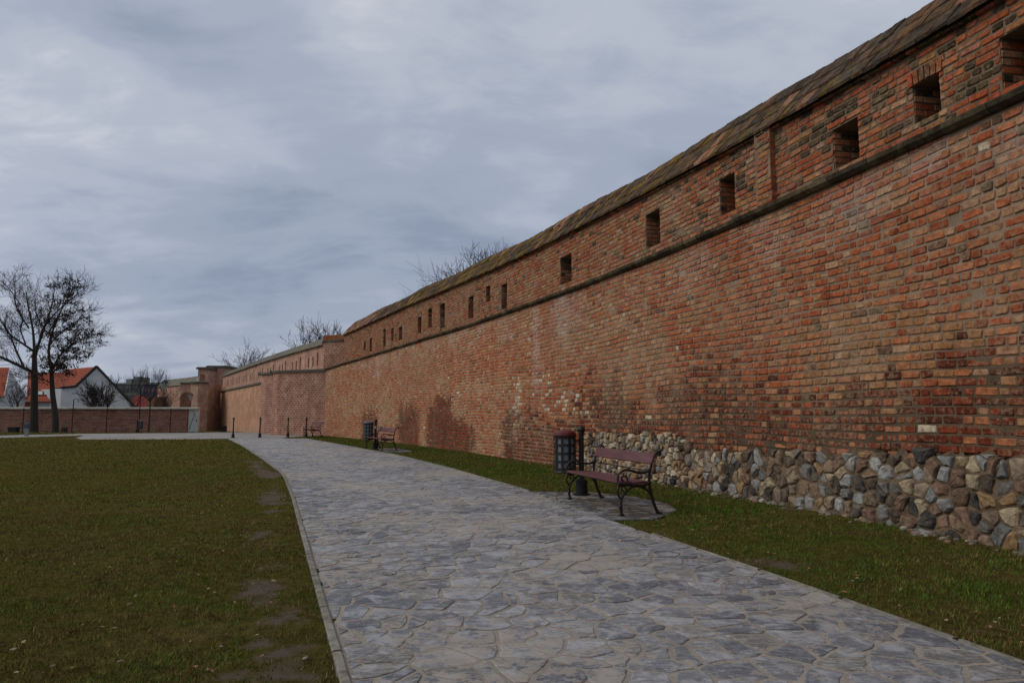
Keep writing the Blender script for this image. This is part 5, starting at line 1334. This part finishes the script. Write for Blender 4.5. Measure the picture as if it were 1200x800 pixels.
# crowns seen over walls and roofs
def bare_tree(name, label, px, Y, ytop, wpx, rnd, k=6, lev=4, rad=.16, dens=(3, 5), cat='tree', fork=.35, twr=.012, zb=None, grp='bare trees beyond the walls'):
    c = at(px, 470, Y); g0 = gzf(c.x, Y) if zb is None else zb; H = at(px, ytop, Y).z - g0; wd = wpx / 800 * Y; e = empty(name, (c.x, Y, g0)); tag(e, label, cat, grp); tb = MB(); f = H * fork
    tb.tube([(0, 0, -.3), (.05, 0, f * .6), (0, 0, f)], [rad, rad * .8, rad * .7], 8); tb.build('trunk', M['bark'], e); cr = MB()
    for i in range(k):
        a = 6.283 * (i + rnd.random() * .6) / k; el_ = rnd.uniform(.7, 1.25); d = Vector((math.cos(a) * wd / H / 1.1, math.sin(a) * wd / H / 1.1, el_)).normalized()
        branch(cr, Vector((0, 0, f * rnd.uniform(.8, 1))), d, (H - f) * .46, rad * .45, 0, lev, rnd, .16, .2, minr=twr, kids=dens)
    cr.build('crown', M['twig'], e); return e
bare_tree('bare_tree', 'bare tree crown rising highest above the long wall near the middle of its coping', 600, 46, 284, 76, rnd, k=8, lev=4, rad=.2, twr=.012, dens=(3, 4), fork=.5)
bare_tree('bare_tree', 'lower bare crown above the long wall just left of the highest crown', 562, 48, 297, 66, rnd, k=7, lev=4, rad=.18, twr=.012, dens=(3, 4), fork=.5)
bare_tree('bare_tree', 'leftmost and lowest thin bare crown showing over the long wall coping', 528, 52, 316, 34, rnd, k=5, lev=3, rad=.12, twr=.008)
bare_tree('bare_tree', 'bare purple grey crown above the parapet step beside the pier', 373, 72, 384, 50, rnd, k=8, lev=4, rad=.2, dens=(3, 4), twr=.014)
bare_tree('bare_tree', 'round bare tree crown above the receding buff wall', 291, 105, 408, 20, rnd, k=6, lev=4, rad=.25, twr=.015, dens=(2, 4))
bare_tree('bare_tree', 'faint small bare crown between the other two crowns above the buff wall', 327, 100, 412, 8, rnd, k=4, lev=3, rad=.12)
bare_tree('fruit_tree', 'bare fruit tree with spreading limbs in front of the white gable', 121, 80, 441, 52, rnd, k=7, lev=3, rad=.16, fork=.25, twr=.02)
bare_tree('fruit_tree', 'smaller bare fruit tree left of the one before the white gable', 108, 78, 447, 22, rnd, k=5, lev=3, rad=.1, fork=.3, twr=.018)
bare_tree('bare_tree', 'slender bare tree between the left house and the first big trunk', 19, 84, 446, 20, rnd, k=6, lev=3, rad=.12)
bare_tree('bare_tree', 'bare shrubby tree beyond the boundary wall right of the apartment block', 158, 90, 440, 26, rnd, k=7, lev=3, rad=.12, twr=.014, dens=(2, 4))
bare_tree('bare_tree', 'low bare tree beyond the boundary wall in front of the distant wall end', 196, 84, 450, 24, rnd, k=7, lev=3, rad=.12, twr=.014, dens=(2, 4))

# ================================================================== TURF
def blades(name, regions, label):
    V = []; C = []
    for (x0, x1, y0, y1, dens, w, h) in regions:
        n = int((x1 - x0) * (y1 - y0) * dens); x = RNG.uniform(x0, x1, n); y = RNG.uniform(y0, y1, n)
        left = x < pl(y) - 0.055; right = (x > pr(y) + 0.025) & (x < wallx_np(y) - 0.12)
        ok = (left if name == 'lawn_grass' else right) & (y < 64.8)
        for P in PADS + [CROSS]: ok &= ~in_poly(x, y, P)
        # inside the picture with a margin for steps to the side
        ok &= (np.abs(x) < y * 0.80 + 2.6)
        b = bare(x, y); ok &= RNG.random(n) > np.clip((b - .15) * 2.0, 0, .93)
        tuft = vnoise(x, y, 11, 4.5); tuft2 = vnoise(x, y, 12, 14.0); ok &= RNG.random(n) < .15 + 1.0 * tuft
        x, y, b, tuft, tuft2 = x[ok], y[ok], b[ok], tuft[ok], tuft2[ok]; n = len(x)
        z = gz(x, y); a = RNG.uniform(0, 2 * np.pi, n); ln = RNG.normal(0, .5, n); hh = h * .68 * RNG.uniform(.45, 1.15, n) * (.6 + .8 * tuft2); ww = w * RNG.uniform(.7, 1.3, n)
        dx, dy = np.cos(a) * ww / 2, np.sin(a) * ww / 2; tx, ty = -np.sin(a) * hh * ln + RNG.normal(0, .3, n) * hh, np.cos(a) * hh * ln
        T = np.stack([np.stack([x - dx, y - dy, z - .004], 1), np.stack([x + dx, y + dy, z - .004], 1), np.stack([x + tx, y + ty, z + hh], 1)], 1); V.append(T.reshape(-1, 3))
        g = np.array([.145, .155, .030]); s_ = np.array([.22, .165, .065]); o_ = np.array([.135, .092, .030]); g2 = np.array([.095, .130, .026])
        patch = vnoise(x, y, 13, .45)[:, None]; m = (g * (1 - patch) + g2 * patch) if name == 'lawn_grass' else (g2 * .95 * (1 - patch) + np.array([.070, .128, .018]) * patch)
        r = RNG.random(n)[:, None]; dry = np.clip(.36 + .9 * (vnoise(x, y, 14, 1.1) - .5) + 1.0 * (vnoise(x, y, 15, 5.5) - .5) + .3 * b, 0, 1)[:, None] * (1 if name == 'lawn_grass' else .45)
        c = np.where(r < dry * .4, s_, np.where(r < dry * 1.6, o_, m)) * RNG.uniform(.75, 1.22, (n, 1)) * (.7 + .65 * tuft2[:, None]); C.append(np.repeat(c, 3, 0))
    V = np.concatenate(V); C = np.concatenate(C); o = np_mesh(name, V, np.arange(len(V)).reshape(-1, 3), C, M['grass'], 'stuff', k=3)
    tag(o, label, 'grass'); print(name, len(V) // 3)
blades('lawn_grass', [(-6, 1.5, 2.0, 6, 5200, .007, .034), (-9, 1, 6, 10, 2600, .010, .036), (-16, -1, 10, 18, 800, .017, .042), (-28, -4, 18, 30, 260, .032, .05), (-40, -8, 30, 50, 90, .06, .055), (-62, -26, 50, 64.8, 45, .10, .10)], 'short patchy olive lawn left of the flagstone path')
blades('verge_grass', [(1.2, 6, 2.5, 8, 5200, .007, .040), (.2, 5.2, 8, 14, 2600, .011, .042), (-4, 4, 14, 22, 1100, .018, .045), (-10, 1, 22, 34, 450, .028, .05), (-13, -6, 34, 43, 200, .05, .05)], 'strip of greener grass between the flagstone path and the long wall')
# strip of grass and weeds at the boundary wall
V = []; C = []
# litter, leaves and pebbles lying on the turf
mb = MB()
for i in range(380):
    y = 2.6 + 14 * random.random() ** 1.6; side = random.random()
    if side < .55: x = float(pl(y)) - .15 - abs(random.gauss(0, 1.6))
    else: x = float(pr(y)) + .1 + abs(random.gauss(0, .55))
    if side >= .55 and x > wallx(y) - .3: continue
    if any(in_poly([x], [y], P)[0] for P in PADS): continue
    s = random.uniform(.008, .022); a = random.uniform(0, 6.28); z = float(gz(np.array([x]), np.array([y]))[0]) + .022; c = random.choice([(.30, .12, .05), (.22, .13, .07), (.22, .19, .15), (.16, .08, .05), (.30, .20, .11), (.14, .10, .07), (.26, .09, .05), (.28, .24, .19) if i % 4 == 0 else (.2, .12, .07)])
    v = [(x + math.cos(a + k) * s * f_, y + math.sin(a + k) * s * f_, z + random.uniform(-.002, .009)) for k, f_ in ((0, 1.3), (1.3, .6), (2.6, .9), (3.6, 1.2), (5, .6))]; mb.add(v, [(0, 1, 2, 3, 4)], c)
o = mb.build('fallen_leaves', M['litter'], kind='stuff'); tag(o, 'scattered dry leaves and bits lying on the grass beside the path', 'leaves')
# loose rubble at the foot of the stone base
mb = MB()
for i in range(120):
    s = random.choice([random.uniform(34.5, 42), random.uniform(38.8, 42.5), random.uniform(30, 42)]); X, Y, Z = W(s, .10 + abs(random.gauss(0, .13)), 0); g0 = float(gz(np.array([X]), np.array([Y]))[0]); r = random.uniform(.012, .045) * (1.5 if random.random() < .12 else 1)
    t = random.uniform(.6, 1.1); n = 6; v = []; 
    for h, sc in ((-.3, 1.0), (.35, .95), (.75, .5)):
        for k in range(n): a = 6.283 * k / n + i; q = r * sc * random.uniform(.8, 1.2); v.append((X + math.cos(a) * q * 1.3, Y + math.sin(a) * q, g0 + h * r))
    mb.add(v, [(a * n + k, a * n + (k + 1) % n, (a + 1) * n + (k + 1) % n, (a + 1) * n + k) for a in range(2) for k in range(n)] + [tuple(2 * n + k for k in range(n))], tuple(c * t for c in random.choice([(.27, .23, .18), (.2, .15, .11), (.34, .31, .27), (.17, .15, .13), (.24, .13, .09)])))
o = mb.build('loose_rubble', M['rubble'], kind='stuff'); tag(o, 'small loose stones and crumbled mortar at the foot of the stone base', 'rubble')
print('done')
